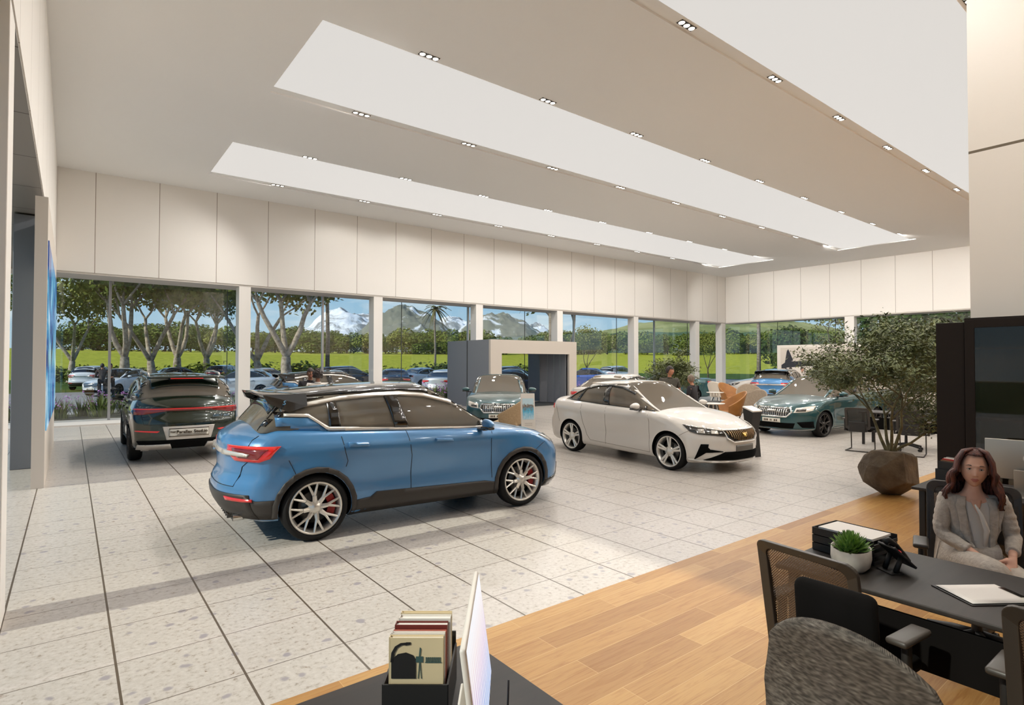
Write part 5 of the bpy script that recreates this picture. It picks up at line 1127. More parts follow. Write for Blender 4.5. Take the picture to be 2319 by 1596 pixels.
# local -Y must look to the camera's right, leaning back a little
mo.rotation_euler = (Matrix.Rotation(VROT+PI/2, 3, 'Z') @ Matrix.Rotation(-.13, 3, 'X')).to_euler()
tag(mo, 'thin white monitor seen almost edge-on with a pastel striped screen', 'computer monitor')
m3 = monitor('computer_monitor', .54, .33, (m_silver, m_off), True, zc=.30); m3.location = (6.22, 1.10, .75); m3.rotation_euler.z = PI/2+.14
tag(m3, 'silver monitor seen from behind with a white fruit logo, behind the seated woman', 'computer monitor')
for i, (x, y, rz, lab) in enumerate([(14.4, 4.3, 1.75, 'white-backed monitor on the distant desk, right of the tree stems'), (14.4, 3.55, 1.5, 'white-backed monitor on the distant desk next to the dark cabinet')]):
    q = monitor('computer_monitor', .6, .36, (m_whitec2, m_off), zc=.30); q.location = (x, y, .75); q.rotation_euler.z = rz; tag(q, lab, 'computer monitor')
# book boxes
def book(w_, d, h_, cover, pages, cover_art=False):
    r = empty('book'); b = MB(); b.box((0, -d/2+.002, h_/2), (w_, .003, h_)); b.box((0, d/2-.002, h_/2), (w_, .003, h_)); b.box((-w_/2+.0015, 0, h_/2), (.003, d, h_)); b.build('cover', cover, r)
    MB().box((.001, 0, h_/2-.002), (w_-.006, d-.006, h_-.006)).build('pages', pages, r); return r
m_page = M('paper', (236, 230, 222), .8); cols = {'cream': (206, 186, 148), 'white': (212, 204, 194), 'dark red': (104, 34, 24), 'salmon': (190, 110, 92), 'red': (178, 40, 34), 'grey': (150, 146, 140), 'black': (34, 30, 28), 'brown': (110, 70, 40)}
def book_box(base, ang, wB, dep, hh, lst, lab, where):
    r = empty('book_box', base, ang); b = MB(); w2 = wB/2+.012
    b.box((0, -.004, .004), (wB+.024, dep, .008)); b.box((0, -dep/2, hh/2), (wB+.024, .006, hh)); b.box((0, dep/2, hh/2+.02), (wB+.024, .006, hh+.04)); b.box((-w2, 0, hh/2), (.006, dep, hh)); b.box((w2, 0, hh/2), (.006, dep, hh)); b.build('tray', m_pb, r)
    tag(r, lab, 'book box'); y = -dep/2+.012; T = Matrix.Translation(base) @ Matrix.Rotation(ang, 4, 'Z')
    for i, (c, th, h_, dx) in enumerate(lst):
        k = book(wB-.006, th, h_, M('cover_'+c.replace(' ', '_'), cols[c], .6), m_page); k.location = T @ Vector((dx, y+th/2, .009)); k.rotation_euler.z = ang; y += th+.003
        pos = 'frontmost' if i == 0 else 'rearmost' if i == len(lst)-1 else ('second', 'third', 'fourth', 'fifth', 'sixth')[i-1]+' from the front'
        tag(k, c+' book, '+pos+' '+where, 'book', 'books '+where)
        if i == 0 and 'bottom' in where:
            a = MB(); F = -th/2-.0005
            def Q(pts): 
                n_ = len(pts); a.add([(x_, F, .128+(z_-.03)*.70) for x_, z_ in pts]+[(x_, F-.0012, .128+(z_-.03)*.70) for x_, z_ in pts], [tuple(range(n_)), tuple(reversed(range(n_, 2*n_)))]+[(q, n_+q, n_+(q+1) % n_, (q+1) % n_) for q in range(n_)])
            Q([(-.075, .03), (-.075, .11), (-.055, .135), (-.03, .142), (-.008, .13), (0, .11), (0, .03)])
            tr = [(-.073, .10), (-.070, .14), (-.060, .165), (-.045, .178), (-.028, .180)]
            for s_ in strip(tr, .010): Q(s_)
            Q([(-.032, .172), (-.016, .176), (-.016, .186), (-.030, .186)])
            a.build('cover_print', M('ink_black', (16, 12, 10), .7), k)
            a2 = MB(); a = a2
            Q([(0, .10), (.022, .10), (.022, .125), (0, .125)]); Q([(.009, .125), (.013, .125), (.016, .158), (.012, .165)])
            for q_ in range(8): Q([(.03+q_*.006, .10), (.033+q_*.006, .10), (.033+q_*.006, .122), (.03+q_*.006, .122)])
            Q([(.028, .098), (.078, .098), (.078, .101), (.028, .101)]); Q([(.006, .03), (.008, .03), (.012, .10), (.010, .10)]); Q([(.016, .03), (.018, .03), (.014, .10), (.012, .10)])
            a2.build('cover_print', M('ink_teal', (52, 78, 74), .7), k)
    return r
book_box(vf(1.87, -.292, .75), VROT, .172, .26, .125, [('cream', .022, .25, 0), ('white', .016, .252, .002), ('salmon', .012, .25, .004), ('dark red', .03, .262, .006), ('white', .032, .268, .012), ('cream', .018, .27, .012)], 'black desk tray full of upright books at the bottom of the picture', 'in the tray at the bottom of the picture')
book_box((6.33, 1.62, .75), PI/2-.3+PI, .17, .2, .14, [('black', .03, .2, 0), ('brown', .02, .21, 0), ('red', .018, .22, 0), ('white', .03, .225, 0), ('grey', .02, .23, 0)], 'black book tray on the desk behind the seated woman', 'in the tray behind the seated woman')
# desk oddments beside the edge-on monitor
r = empty('pen_stand', vf(1.62, -.012, .75), VROT); b = MB(); b.rbox((0, 0, .05), (.035, .05, .1), .006); b.build('body', m_silver, r); tag(r, 'small metal pen stand beside the edge-on monitor', 'pen stand')
r = tag(MB().tube([(0, 0, 0), (.02, .02, .10)], .003, 8).build('pen', m_pb), 'thin black pen leaning in the pen stand beside the monitor', 'pen'); r.location = vf(1.62, -.012, .84)
r = empty('desk_tray', vf(1.47, -.03, .75), VROT); b = MB(); b.box((.02, -.02, .003), (.075, .10, .006)); [b.box((.02+sx_*.036, -.02, .015), (.003, .10, .03)) for sx_ in (-1, 1)]; [b.box((.02, -.02+sy_*.049, .015), (.075, .003, .03)) for sy_ in (-1, 1)]; b.build('tray', m_whitec2, r); tag(r, 'small white open tray holding erasers beside the monitor', 'tray')
for i, (dx, dy, s_) in enumerate(((.012, .0, 'upper'), (.02, -.035, 'lower'))):
    e_ = MB().rbox((0, 0, 0), (.02, .045, .014), .003, rz=-.5).build('eraser', m_whitec2); e_.location = vf(1.47+dy, -.025+dx, .768); e_.rotation_euler.z = VROT; tag(e_, 'white eraser in the small tray, the '+s_+' of the two', 'eraser')
# items on the woman's desk
lt = empty('letter_tray', (3.60, 1.40, .75), -.10)
for k in range(3):
    z = k*.045; b = MB(); b.box((0, 0, z+.004), (.26, .34, .004)); b.box((-.13, 0, z+.022), (.004, .34, .04)); b.box((.13, 0, z+.022), (.004, .34, .04)); b.box((0, .17, z+.022), (.26, .004, .04)); b.box((0, -.17, z+.012), (.26, .004, .02)); b.build('tray', m_pb, lt)
tag(lt, 'three-tier black letter tray behind the potted succulent', 'letter tray')
tag(MB().box((3.60, 1.40, .75+.128), (.21, .297, .012), rz=-.10).build('paper_stack', m_page), 'stack of white paper lying in the black letter tray', 'paper')
sp = empty('potted_succulent', (3.33, 1.31, .75), .3); sp.scale = (1.12, 1.12, 1.12)
m_pot = noisy('stone_pot', (196, 186, 172), (220, 212, 200), 12, .6, 6); m_succ = noisy('succulent_green', (58, 104, 40), (140, 176, 72), 14, .5, 3); m_soil2 = M('potting_soil', (46, 34, 26), .95)
MB().lathe([(.001, 0), (.085, 0), (.11, .02), (.12, .055), (.118, .10), (.110, .10), (.108, .08), (.001, .078)], 32, sy=.72).build('pot', m_pot, sp)
MB().lathe([(.001, .084), (.108, .080)], 24, sy=.72).build('soil', m_soil2, sp)
b = MB(); rr = random.Random(4)
for cx, cy, R0, nn in ((-.02, .0, .085, 52), (.05, .01, .065, 40), (-.065, .01, .05, 26), (.02, -.03, .05, 24)):
    for k in range(nn):
        t = k/nn; a = k*2.399; el = .15+1.25*(1-t); L = R0*(1.15-.35*(1-t)); c, s_ = math.cos(a), math.sin(a); d = Vector((c*math.cos(el), s_*math.cos(el), math.sin(el))); sd = Vector((-s_, c, 0)); base = Vector((cx, cy, .082+.012*(1-t)))+d*.01; up = d.cross(sd)*-1; w_ = .012
        tip = base+d*L+Vector((0, 0, .012)); mid = base+d*L*.55
        b.add([base, mid+sd*w_, tip, mid-sd*w_, mid-up*.006, mid+up*.003], [(0, 1, 5), (1, 2, 5), (2, 3, 5), (3, 0, 5), (0, 4, 1), (1, 4, 2), (2, 4, 3), (3, 4, 0)], 0, False)
b.build('leaves', m_succ, sp); tag(sp, 'green succulent in an oval stone-coloured pot on the black desk', 'potted plant')
ph = empty('desk_phone', (3.47, 1.14, .75), -.55); ph.scale = (.82, .82, .82)
MB().rbox((0, 0, .105), (.20, .15, .016), .006, ry=.72).build('body', m_pb, ph)
for s_ in (-1, 1): MB().tube([(-.05, s_*.045, .01), (-.01, s_*.045, .10)], .016, 10).build('leg', m_pb, ph)
b = MB(); b.rbox((-.05, 0, .004), (.09, .13, .008), .003); b.build('base', m_pb, ph)
MB().tube([(-.085, .0, .19), (-.06, .0, .205), (0, 0, .165), (.05, 0, .10), (.075, 0, .06)], [.022, .018, .012, .016, .02], 10).build('handset', m_pb, ph); MB().box((-.035, -.065, .150), (.018, .012, .006), ry=.72).build('light', m_lampr, ph)
tag(ph, 'black tilted desk telephone with handset beside the succulent', 'telephone')
cb = empty('clipboard', (3.44, .77, .75), -.62); MB().rbox((0, 0, .003), (.33, .24, .005), .002).build('board', m_pb, cb)
MB().box((.138, 0, .009), (.03, .12, .006)).build('clip', m_chrome, cb); tag(cb, 'black clipboard with metal clip on the desk in front of the woman', 'clipboard')
pp = MB(); pp.grid(lambda u, v: ((u-.5)*.30, (v-.5)*.215, .0085+.006*max(0, .2-u)*v), 8, 4); o = pp.build('paper_sheet', m_page, solid=.001); o.location = (3.435, .77, .7505); o.rotation_euler.z = -.62; tag(o, 'white lined paper sheet on the clipboard', 'paper')
tag(MB().rbox((6.62, .55, .765), (.25, .20, .03), .004).build('notebook', m_whitec2), 'white notebook lying right of the silver monitor stand', 'notebook')
# dark cabinets
m_cab = M('dark_cabinet', (33, 25, 20), .6, spec=.2); m_cabg = mix_glass('cabinet_glass', (200, 188, 170), .05, .02, haze=(48, 40, 32), hz=.12, edge=.5); m_cabin = M('cabinet_inside', (132, 118, 98), .7)
cu = empty('end_cabinet', (7.72, 1.945, .008)); MB().box((0, 0, 1.14), (.44, .25, 2.28)).build('body', m_cab, cu, bevel=.004); tag(cu, 'plain dark brown cabinet end beside the glass-door cabinet', 'cabinet')
for i, (y0, y1) in enumerate(((1.815, 1.02), (1.01, .22), (.21, -.6))):
    r = empty('glass_cabinet', (7.72, (y0+y1)/2, .008)); w_ = y0-y1; b = MB()
    for c, d in (((0, w_/2-.012, 1.16), (.46, .024, 2.32)), ((0, -w_/2+.012, 1.16), (.46, .024, 2.32)), ((0, 0, 2.305), (.46, w_-.05, .03)), ((0, 0, .04), (.46, w_-.05, .08)), ): b.box(c, d)
    b.build('body', m_cab, r); MB().box((.215, 0, 1.18), (.02, w_-.05, 2.2)).build('back_panel', m_cabin, r)
    for z in (.45, .85, 1.25, 1.65, 2.0): MB().box((.0, 0, z), (.38, w_-.05, .02)).build('shelf', m_cabin, r)
    dd = MB()
    for c, d in (((-.235, w_/2-.045, 1.16), (.02, .085, 2.28)), ((-.235, -w_/2+.045, 1.16), (.02, .085, 2.28)), ((-.235, 0, 2.26), (.02, w_-.17, .09)), ((-.235, 0, .1), (.02, w_-.17, .14))): dd.box(c, d)
    dr = dd.build('door', m_cab, r, bevel=.003); MB().box((-.235, 0, 1.2), (.006, w_-.17, 2.06)).build('glass', m_cabg, dr)
    tag(r, ('dark brown cabinet with glass door, nearest the plain cabinet end', 'dark brown glass-door cabinet at the right picture edge', 'dark brown glass-door cabinet beyond the right picture edge')[i], 'cabinet')
# rock planter with tree
m_rockp = noisy('brown_rock', (70, 56, 42), (112, 96, 76), 5, .85, 8, .3, .7, bump=.7, bscale=22)
def rock_planter(scale=1):
    b = MB(); rr = random.Random(12); import itertools
    bm = bmesh.new(); pts = []
    for k in range(26):
        d = Vector((rr.gauss(0, 1), rr.gauss(0, 1), rr.gauss(0, 1))).normalized(); q = Vector((d.x*.42, d.y*.40, .33+d.z*.35))
        if q.z > .56: q.z = .56+rr.uniform(-.02, .03)
        if q.z < .12: q.x *= .55; q.y *= .55
        q.z = max(0, q.z); pts.append(q)
    pts += [Vector((.1, .05, 0)), Vector((-.1, .08, 0)), Vector((.02, -.12, 0)), Vector((.28, .1, .60)), Vector((-.25, .15, .62)), Vector((-.2, -.22, .62)), Vector((.22, -.2, .57)), Vector((.42, 0, .25)), Vector((-.42, -.02, .42))]
    for q in pts: bm.verts.new(q)
    bmesh.ops.convex_hull(bm, input=bm.verts); bmesh.ops.delete(bm, geom=[v for v in bm.verts if not v.link_faces], context='VERTS')
    me = bpy.data.meshes.new('rock'); bm.to_mesh(me); bm.free(); me.materials.append(m_rockp)
    o = bpy.data.objects.new('rock', me); COL.objects.link(o); q = o.modifiers.new('b', 'BEVEL'); q.width = .012; q.segments = 2; return o
m_plbark = noisy('maple_bark', (72, 66, 44), (116, 108, 76), 9, .85, 5); m_plleaf = noisy('maple_leaf', (58, 68, 38), (122, 128, 80), 9, .6, 3, spec=.4)
def indoor_tree(seed, crown, ztop, n_leaf, ls=.030):
    rr = random.Random(seed); root = empty('potted_tree'); rk = rock_planter(); rk.name = 'rock_pot'; rk.parent = root
    MB().lathe([(.001, .60), (.14, .585)], 16).build('soil', m_soil2, root)
    tb = MB(); lb = MB(); tips = []
    def grow(p, d, L, r, k):
        pts = [p]; rad = [r]; q = Vector(p); dd = Vector(d)
        for i in range(4):
            dd = (dd+Vector((rr.gauss(0, .16), rr.gauss(0, .16), rr.gauss(0, .10)))).normalized(); q = q+dd*L/4; pts.append(q.copy()); rad.append(r*(1-.35*(i+1)/4))
        tb.tube(pts, rad, 7 if k > 1 else 4, caps=False)
        for q_ in pts[2:]:
            if k <= 1: tips.append((q_, dd.copy()))
        if k > 0:
            for i in range(3):
                a = rr.uniform(0, 2*PI); nd = (dd*.55+Vector((math.cos(a), math.sin(a), rr.uniform(-.25, .45)))*.62).normalized(); grow(pts[-1] if i else pts[-2], nd, L*rr.uniform(.68, .88), rad[-1]*.75, k-1)
    H = ztop-.6
    for i in range(4):
        a = i*1.57+.4; grow(Vector((math.cos(a)*.03, math.sin(a)*.03, .57)), Vector((math.cos(a)*.40, math.sin(a)*.40, 1)), H*.38, .024, 3)
    if seed == 3:
        sd = CR; grow(Vector((.03, -.03, .6)), Vector((sd.x*.75, sd.y*.75, .62)), .55, .018, 2)
    per = n_leaf//len(tips)
    for t, d in tips:
        for _ in range(per):
            p = t+Vector((rr.gauss(0, .11), rr.gauss(0, .11), rr.gauss(0, .045))); s = ls*rr.uniform(.6, 1.25); nn = Vector((rr.gauss(0, .5), rr.gauss(0, .5), 1)).normalized(); a = nn.orthogonal().normalized(); q = nn.cross(a); t_ = rr.uniform(0, 6.28); a, q = a*math.cos(t_)+q*math.sin(t_), q*math.cos(t_)-a*math.sin(t_)
            lb.add([p-a*s, p-q*s*.35, p+a*s, p+q*s*.35], [(0, 1, 2, 3)])
    hi = max(v.z for v in lb.v); rad_ = sorted(math.hypot(v.x, v.y) for v in lb.v)[int(len(lb.v)*.97)]; kz = (ztop-.6)/(hi-.6); kr = crown/rad_
    def fix(m):
        for v in m.v:
            if v.z > .6:
                t = min(1, (v.z-.6)/.5); v.z = .6+(v.z-.6)*kz; v.x *= 1+(kr-1)*t; v.y *= 1+(kr-1)*t
    fix(tb); fix(lb)
    if seed == 3:   # the crown stops short of the office wall
        ox, oy = at(2014, 8.05)[:2]
        for m in (tb, lb):
            ok = [not any(m.v[i].x+ox > 7.93 and m.v[i].y+oy < 2.02 for i in fc) for fc in m.f]
            m.f = [a for a, k_ in zip(m.f, ok) if k_]; m.mi = [a for a, k_ in zip(m.mi, ok) if k_]; m.sm = [a for a, k_ in zip(m.sm, ok) if k_]
            used = sorted({i for fc in m.f for i in fc}); mp_ = {a: b_ for b_, a in enumerate(used)}; m.v = [m.v[i] for i in used]; m.f = [[mp_[i] for i in fc] for fc in m.f]
    tb.build('trunk', m_plbark, root); lb.build('foliage', m_plleaf, root); return root
t1 = indoor_tree(3, 1.36, 2.62, 26000, .036); t1.location = (*at(2014, 8.05)[:2], .008); tag(t1, 'large airy green tree growing from a faceted brown rock pot', 'potted tree')
t2_ = indoor_tree(8, 1.05, 2.35, 9000, .05); t2_.location = at(1532, 17.2); tag(t2_, 'smaller airy green tree behind the two men, in front of the window columns', 'potted tree')
# lounge chairs and round tables
m_tan = noisy('tan_leather', (150, 98, 46), (166, 112, 56), 4, .5, 3); m_taupe = noisy('taupe_fabric', (140, 124, 106), (154, 138, 120), 30, .85, 3); m_beige = noisy('beige_fabric', (168, 142, 108), (180, 154, 120), 30, .85, 3); m_ivory = M('ivory_fabric', (214, 204, 190), .8)
def lounge(mat):
    r = empty('lounge_chair'); b = MB()
    def g(u, v):
        a = (u-.5)*PI*1.18; t = v; z = .40+t*(.16+.50*max(0, math.cos(a*.55))**2.6)
        rad = .34+.10*t; x = -rad*math.cos(a)*(1.0)+.02-.08*t*max(0, math.cos(a)); y = rad*math.sin(a)*1.08
        return (x, y, z)
    b.grid(g, 28, 10); b.build('shell', mat, r, solid=.035, sub=1)
    MB().rbox((.02, 0, .42), (.60, .60, .12), .05).build('seat', mat, r)
    MB().lathe([(.001, .36), (.27, .37), (.30, .42), (.30, .45)], 24).build('underside', mat, r)
    for sx_, sy_ in ((1, 1), (1, -1), (-1, 1), (-1, -1)): MB().tube([(sx_*.15, sy_*.15, .38), (sx_*.26, sy_*.26, .0)], [.018, .012], 8).build('leg', m_pb, r)
    return r
def table(rad, h):
    r = empty('round_table'); MB().lathe([(.001, h), (rad, h), (rad, h-.012), (rad*.9, h-.026), (.001, h-.026)], 40).build('table_top', m_whitec2, r)
    for k in range(3): a = 2*PI*k/3+.5; MB().tube([(rad*.35*math.cos(a), rad*.35*math.sin(a), h-.026), (rad*.75*math.cos(a), rad*.75*math.sin(a), 0)], [.016, .011], 8).build('leg', m_whitec2, r)
    return r
L1 = lounge(m_tan); L2 = lounge(m_taupe); L3 = lounge(m_beige); L4 = lounge(m_ivory)
def pl(o, px, D, ang, lab, cp=False):
    c = copy_tree(o) if cp else o; c.location = at(px, D); c.rotation_euler.z = ang; return tag(c, lab, 'lounge chair')
pl(L1, 1648, 16.2, PI*.78, 'tan leather lounge chair in front, beside the nearer white round table')
pl(L1, 1655, 23.0, -PI*.55, 'tan leather lounge chair further back, beside the far round table', True)
pl(L2, 1697, 17.0, PI*.95, 'taupe fabric lounge chair left of the teal saloon bonnet')
pl(L2, 1697, 21.5, PI*1.2, 'taupe fabric lounge chair standing behind the front tan chair', True)
pl(L3, 1150, 13.5, PI*.72, 'beige lounge chair in front of the head-on teal saloon')
pl(L4, 1628, 25.0, 0, 'pale lounge chair seen past the corner column')
T1 = table(.32, .73); T1.location = at(1614, 15.9); tag(T1, 'white round coffee table, the nearer one, behind the white saloon bonnet', 'table')
T2 = copy_tree(T1); T2.location = at(1619, 21.9); tag(T2, 'white round coffee table, the farther one, left of the tan chairs', 'table')
bx = MB().rbox((0, 0, .22), (.9, .5, .44), .03).build('ottoman', m_pb); bx.location = at(1614, 21.0); tag(bx, 'black low box seat beneath the far white round table', 'ottoman')
# information stands
st = empty('information_stand', at(1198, 11.9), VROT+.25); b = MB(); b.loft([[(-.15, -.02+.12*t, 1.2*t), (.15, -.02+.12*t, 1.2*t), (.15, .02+.12*t, 1.2*t), (-.15, .02+.12*t, 1.2*t)] for t in (0, .25, .5, .75, 1)], smooth=False); b.rbox((0, .05, .01), (.34, .3, .02), .005); b.build('panel', m_whitec2, st)
def picm(name, c1, c2, c3):
    m, n, b_ = _bsdf(name); v = coords(n, (1, 1, 1), kind='Generated'); sp_ = n.nodes.new('ShaderNodeSeparateXYZ'); n.links.new(v, sp_.inputs[0]); nz_ = node(n, 'ShaderNodeTexNoise', Scale=7, Detail=3); n.links.new(v, nz_.inputs['Vector']); ad = node(n, 'ShaderNodeMath', operation='MULTIPLY_ADD'); ad.inputs[1].default_value = .5; n.links.new(nz_.outputs['Fac'], ad.inputs[0]); n.links.new(sp_.outputs['Z'], ad.inputs[2])
    n.links.new(ramp(n, ad.outputs[0], [(.25, rgb(*c1)), (.65, rgb(*c2)), (.9, rgb(*c3)), (1.2 if False else 1.0, rgb(*c1))]), b_.inputs['Base Color']); return m
MB().box((0, .065, .88), (.24, .01, .44), rx=-.1).build('picture', picm('leaflet_picture', (190, 214, 222), (84, 176, 208), (120, 96, 72)), st)
for z in (.58, .54): MB().box((0, .035 if z > .55 else .031, z), (.16, .006, .008), rx=-.1).build('text_line', M('text_grey', (170, 160, 148), .6), st)
tag(st, 'slim white leaning information stand with a beach picture near the beige chair', 'information stand')
ks = empty('price_kiosk', (*at(1703, 11.3)[:2], 0), VROT+.5); b = MB(); b.loft([[(-.12, -.10, 0), (.12, -.10, 0), (.12, .10, 0), (-.12, .10, 0)], [(-.12, -.05, .55), (.12, -.05, .55), (.12, .08, .55), (-.12, .08, .55)], [(-.13, -.12, .88), (.13, -.12, .88), (.13, .12, .96), (-.13, .12, .96)]], smooth=False).build('body', m_pb, ks)
MB().rbox((0, 0, .94), (.28, .26, .03), .006, rx=.32).build('tilted_top', m_whitec2, ks); tag(ks, 'short black kiosk with white tilted top behind the white saloon bumper', 'kiosk')
# grey vestibule portal
r = empty('entrance_portal', (0, 0, 0)); X0, X1, Y0, Y1, Zt, O0, O1, Zo = 13.29, 18.07, 18.5, 21.80, 2.79, 13.85, 17.62, 2.23
m_pfr = M('portal_front', (196, 186, 174), .5)
fb = MB(); fb.box(((X0+O0)/2, Y0+.06, Zt/2), (O0-X0, .12, Zt)); fb.box(((X1+O1)/2, Y0+.06, Zt/2), (X1-O1, .12, Zt)); fb.box(((O0+O1)/2, Y0+.06, (Zt+Zo)/2), (O1-O0, .12, Zt-Zo)); fb.build('front_frame', m_pfr, r)
MB().box((X0+.06, (Y0+Y1)/2+.06, Zt/2), (.12, Y1-Y0-.12, Zt)).build('side_wall', m_grey, r); MB().box((X1-.06, (Y0+Y1)/2+.06, Zt/2), (.12, Y1-Y0-.12, Zt)).build('side_wall', m_grey, r)
MB().box(((X0+X1)/2, (Y0+Y1)/2+.06, Zt-.06), (X1-X0-.24, Y1-Y0-.12, .12)).build('roof', m_grey, r)
MB().box((X0-.006, 20.2, Zt/2), (.012, .05, Zt-.02)).build('side_seam', m_dark, r)
pp_ = [(17.62, 18.72), (17.64, 19.1), (17.62, 19.5), (17.54, 19.85), (17.36, 20.2)]
for q0, q1 in zip(pp_[:-1], pp_[1:]):
    p0, p1 = Vector((*q0, 0)), Vector((*q1, 0)); d = p1-p0
    MB().box((p0+p1)/2+Vector((0, 0, 1.13)), (d.length-.02, .05, 2.2), rz=math.atan2(d.y, d.x)).build('curved_panel', m_grey, r); MB().box(p1+Vector((0, 0, 1.13)), (.025, .07, 2.2), rz=math.atan2(d.y, d.x)).build('panel_joint', m_alu, r)
MB().box((16.4, Y0+.9, .012), (2.6, 1.9, .025)).build('door_mat', m_dark, r)
tag(r, 'grey box-shaped entrance portal with a dark-framed opening in the window wall', 'entrance portal')
# left display wall and grey box
dw = empty('display_wall', (-.36, 13.97, 0)); MB().box((0, 0, 2.145), (.15, 6.28, 4.29)).build('wall_panel', M('display_wall_paint', (206, 196, 184), .5), dw)
def blue_mat():
    m, n, b_ = _bsdf('blue_display'); v = coords(n, (1, .55, .8)); nz_ = node(n, 'ShaderNodeTexNoise', Scale=.8, Detail=5, Distortion=1.4); n.links.new(v, nz_.inputs['Vector']); n.links.new(ramp(n, nz_.outputs['Fac'], [(.32, rgb(16, 22, 40)), (.45, rgb(24, 70, 140)), (.55, rgb(70, 150, 190)), (.68, rgb(190, 215, 225))]), b_.inputs['Emission Color']); b_.inputs['Emission Strength'].default_value = .8; b_.inputs['Base Color'].default_value = (.02, .02, .02, 1); b_.inputs['Roughness'].default_value = .2; return m
MB().box((.08, .02, 2.25), (.02, 6.0, 2.85)).build('screen', blue_mat(), dw); tag(dw, 'tall free-standing display wall with a blue video screen at the far left', 'display wall')
gbx = tag(MB().box((-.62, 15.0, 2.205), (.36, 4.1, 4.41)).build('grey_box', m_grey, bevel=.01), 'tall grey box-shaped pillar behind the display wall at the far left', 'pillar')
# big picture wall on the right window side
pw = empty('picture_wall', (31.2, 12.9, 0), 0); MB().box((0, 0, 1.42), (.18, 6.1, 2.84)).build('frame', m_whitec2, pw)
MB().box((-.10, -.03, 1.52), (.02, 5.75, 2.36)).build('picture', M('picture_ground', (206, 196, 184), .5), pw)
def flat_y(pts, mat, nm_, dx): MB().add([(-.112-dx, y, z) for y, z in pts]+[(-.10, y, z) for y, z in pts], [tuple(reversed(range(len(pts))))]+[(q, (q+1) % len(pts), len(pts)+(q+1) % len(pts), len(pts)+q) for q in range(len(pts))]).build(nm_, mat, pw)
flat_y([(2.8, 1.75), (2.5, 1.95), (1.9, 1.95), (1.5, 2.0), (.6, 1.9), (-.6, 1.75), (-.8, 1.3), (2.0, 1.2), (2.8, 1.35)], M('print_dark', (40, 42, 50), .5), 'print_car', .001); flat_y([(2.62, 1.8), (2.50, 2.5), (2.42, 2.62), (2.36, 2.5), (2.15, 2.0)], M('print_dark', (40, 42, 50), .5), 'print_pillar', .002)
flat_y([(2.7, 1.25), (2.5, 1.6), (1.4, 1.7), (.2, 1.62), (.1, 1.3), (.6, 1.0), (2.3, .9)], M('print_white', (224, 216, 206), .5), 'print_bodywork', .003); flat_y([(1.6, 1.45), (.4, 1.4), (.5, 1.15), (1.5, 1.15)], M('print_grey', (120, 112, 106), .5), 'print_window', .005); flat_y([(-1.5, 2.2), (-1.9, 2.1), (-2.4, 1.9), (-2.0, 1.95)], m_lampr, 'print_red', .003); flat_y([(-.9, 1.85), (-1.3, 1.8), (-1.5, 1.65), (-1.0, 1.7)], m_lampr, 'print_red', .003)
tag(pw, 'large white-framed picture wall with a car photograph by the right-hand windows', 'picture wall')
# ------------------------------------------------------------------ people
m_skin = noisy('skin', (214, 164, 140), (224, 176, 152), 18, .5, 2, spec=.35); m_skin2 = noisy('skin_tan', (176, 118, 88), (190, 132, 102), 18, .55, 2); m_skin3 = noisy('skin_brown', (120, 78, 56), (134, 90, 66), 18, .55, 2)
m_lip = M('lips', (186, 112, 102), .4); m_eye = M('eye_white', (220, 214, 208), .2); m_iris = M('iris', (70, 66, 60), .15); m_pup = M('pupil', (10, 8, 8), .1)
def hair_mat(name, c1, c2): return noisy(name, c1, c2, 60, .5, 3, sc3=(1, 1, .12), spec=.5, bump=.4)
m_aub = hair_mat('auburn_hair', (52, 20, 14), (104, 48, 30)); m_hdark = hair_mat('dark_hair', (26, 18, 14), (52, 38, 30)); m_hgrey = hair_mat('grey_brown_hair', (92, 74, 60), (132, 112, 94))
def skin_mesh(name, chains, mat, parent, sub=2, root=0):
    """chains: list of [(point, radius_x, radius_y)] joined where points coincide"""
    pts = []; rad = []; ed = []; idx = {}
    for ch in chains:
        prev = None
        for p, rx, ry in ch:
            k = tuple(round(c, 4) for c in p)
            if k not in idx: idx[k] = len(pts); pts.append(p); rad.append((rx, ry))
            if prev is not None and prev != idx[k]: ed.append((prev, idx[k]))
            prev = idx[k]
    me = bpy.data.meshes.new(name); me.from_pydata([tuple(p) for p in pts], ed, []); o = bpy.data.objects.new(name, me); COL.objects.link(o)
    sk = o.modifiers.new('s', 'SKIN'); sk.use_smooth_shade = True
    lay = me.skin_vertices[0].data if me.skin_vertices else None
    if lay is None:
        bpy.context.view_layer.objects.active = o; o.select_set(True); bpy.ops.mesh.customdata_skin_add(); lay = me.skin_vertices[0].data
    for i, (rx, ry) in enumerate(rad): lay[i].radius = (rx, ry); lay[i].use_root = (i == root)
    q = o.modifiers.new('d', 'SUBSURF'); q.levels = sub; q.render_levels = sub
    apply_mods(o); o.data.materials.clear(); o.data.materials.append(mat)
    for p in o.data.polygons: p.use_smooth = True; p.material_index = 0
    if parent: o.parent = parent
    return o
def g_(x, s): return math.exp(-(x/s)**2)
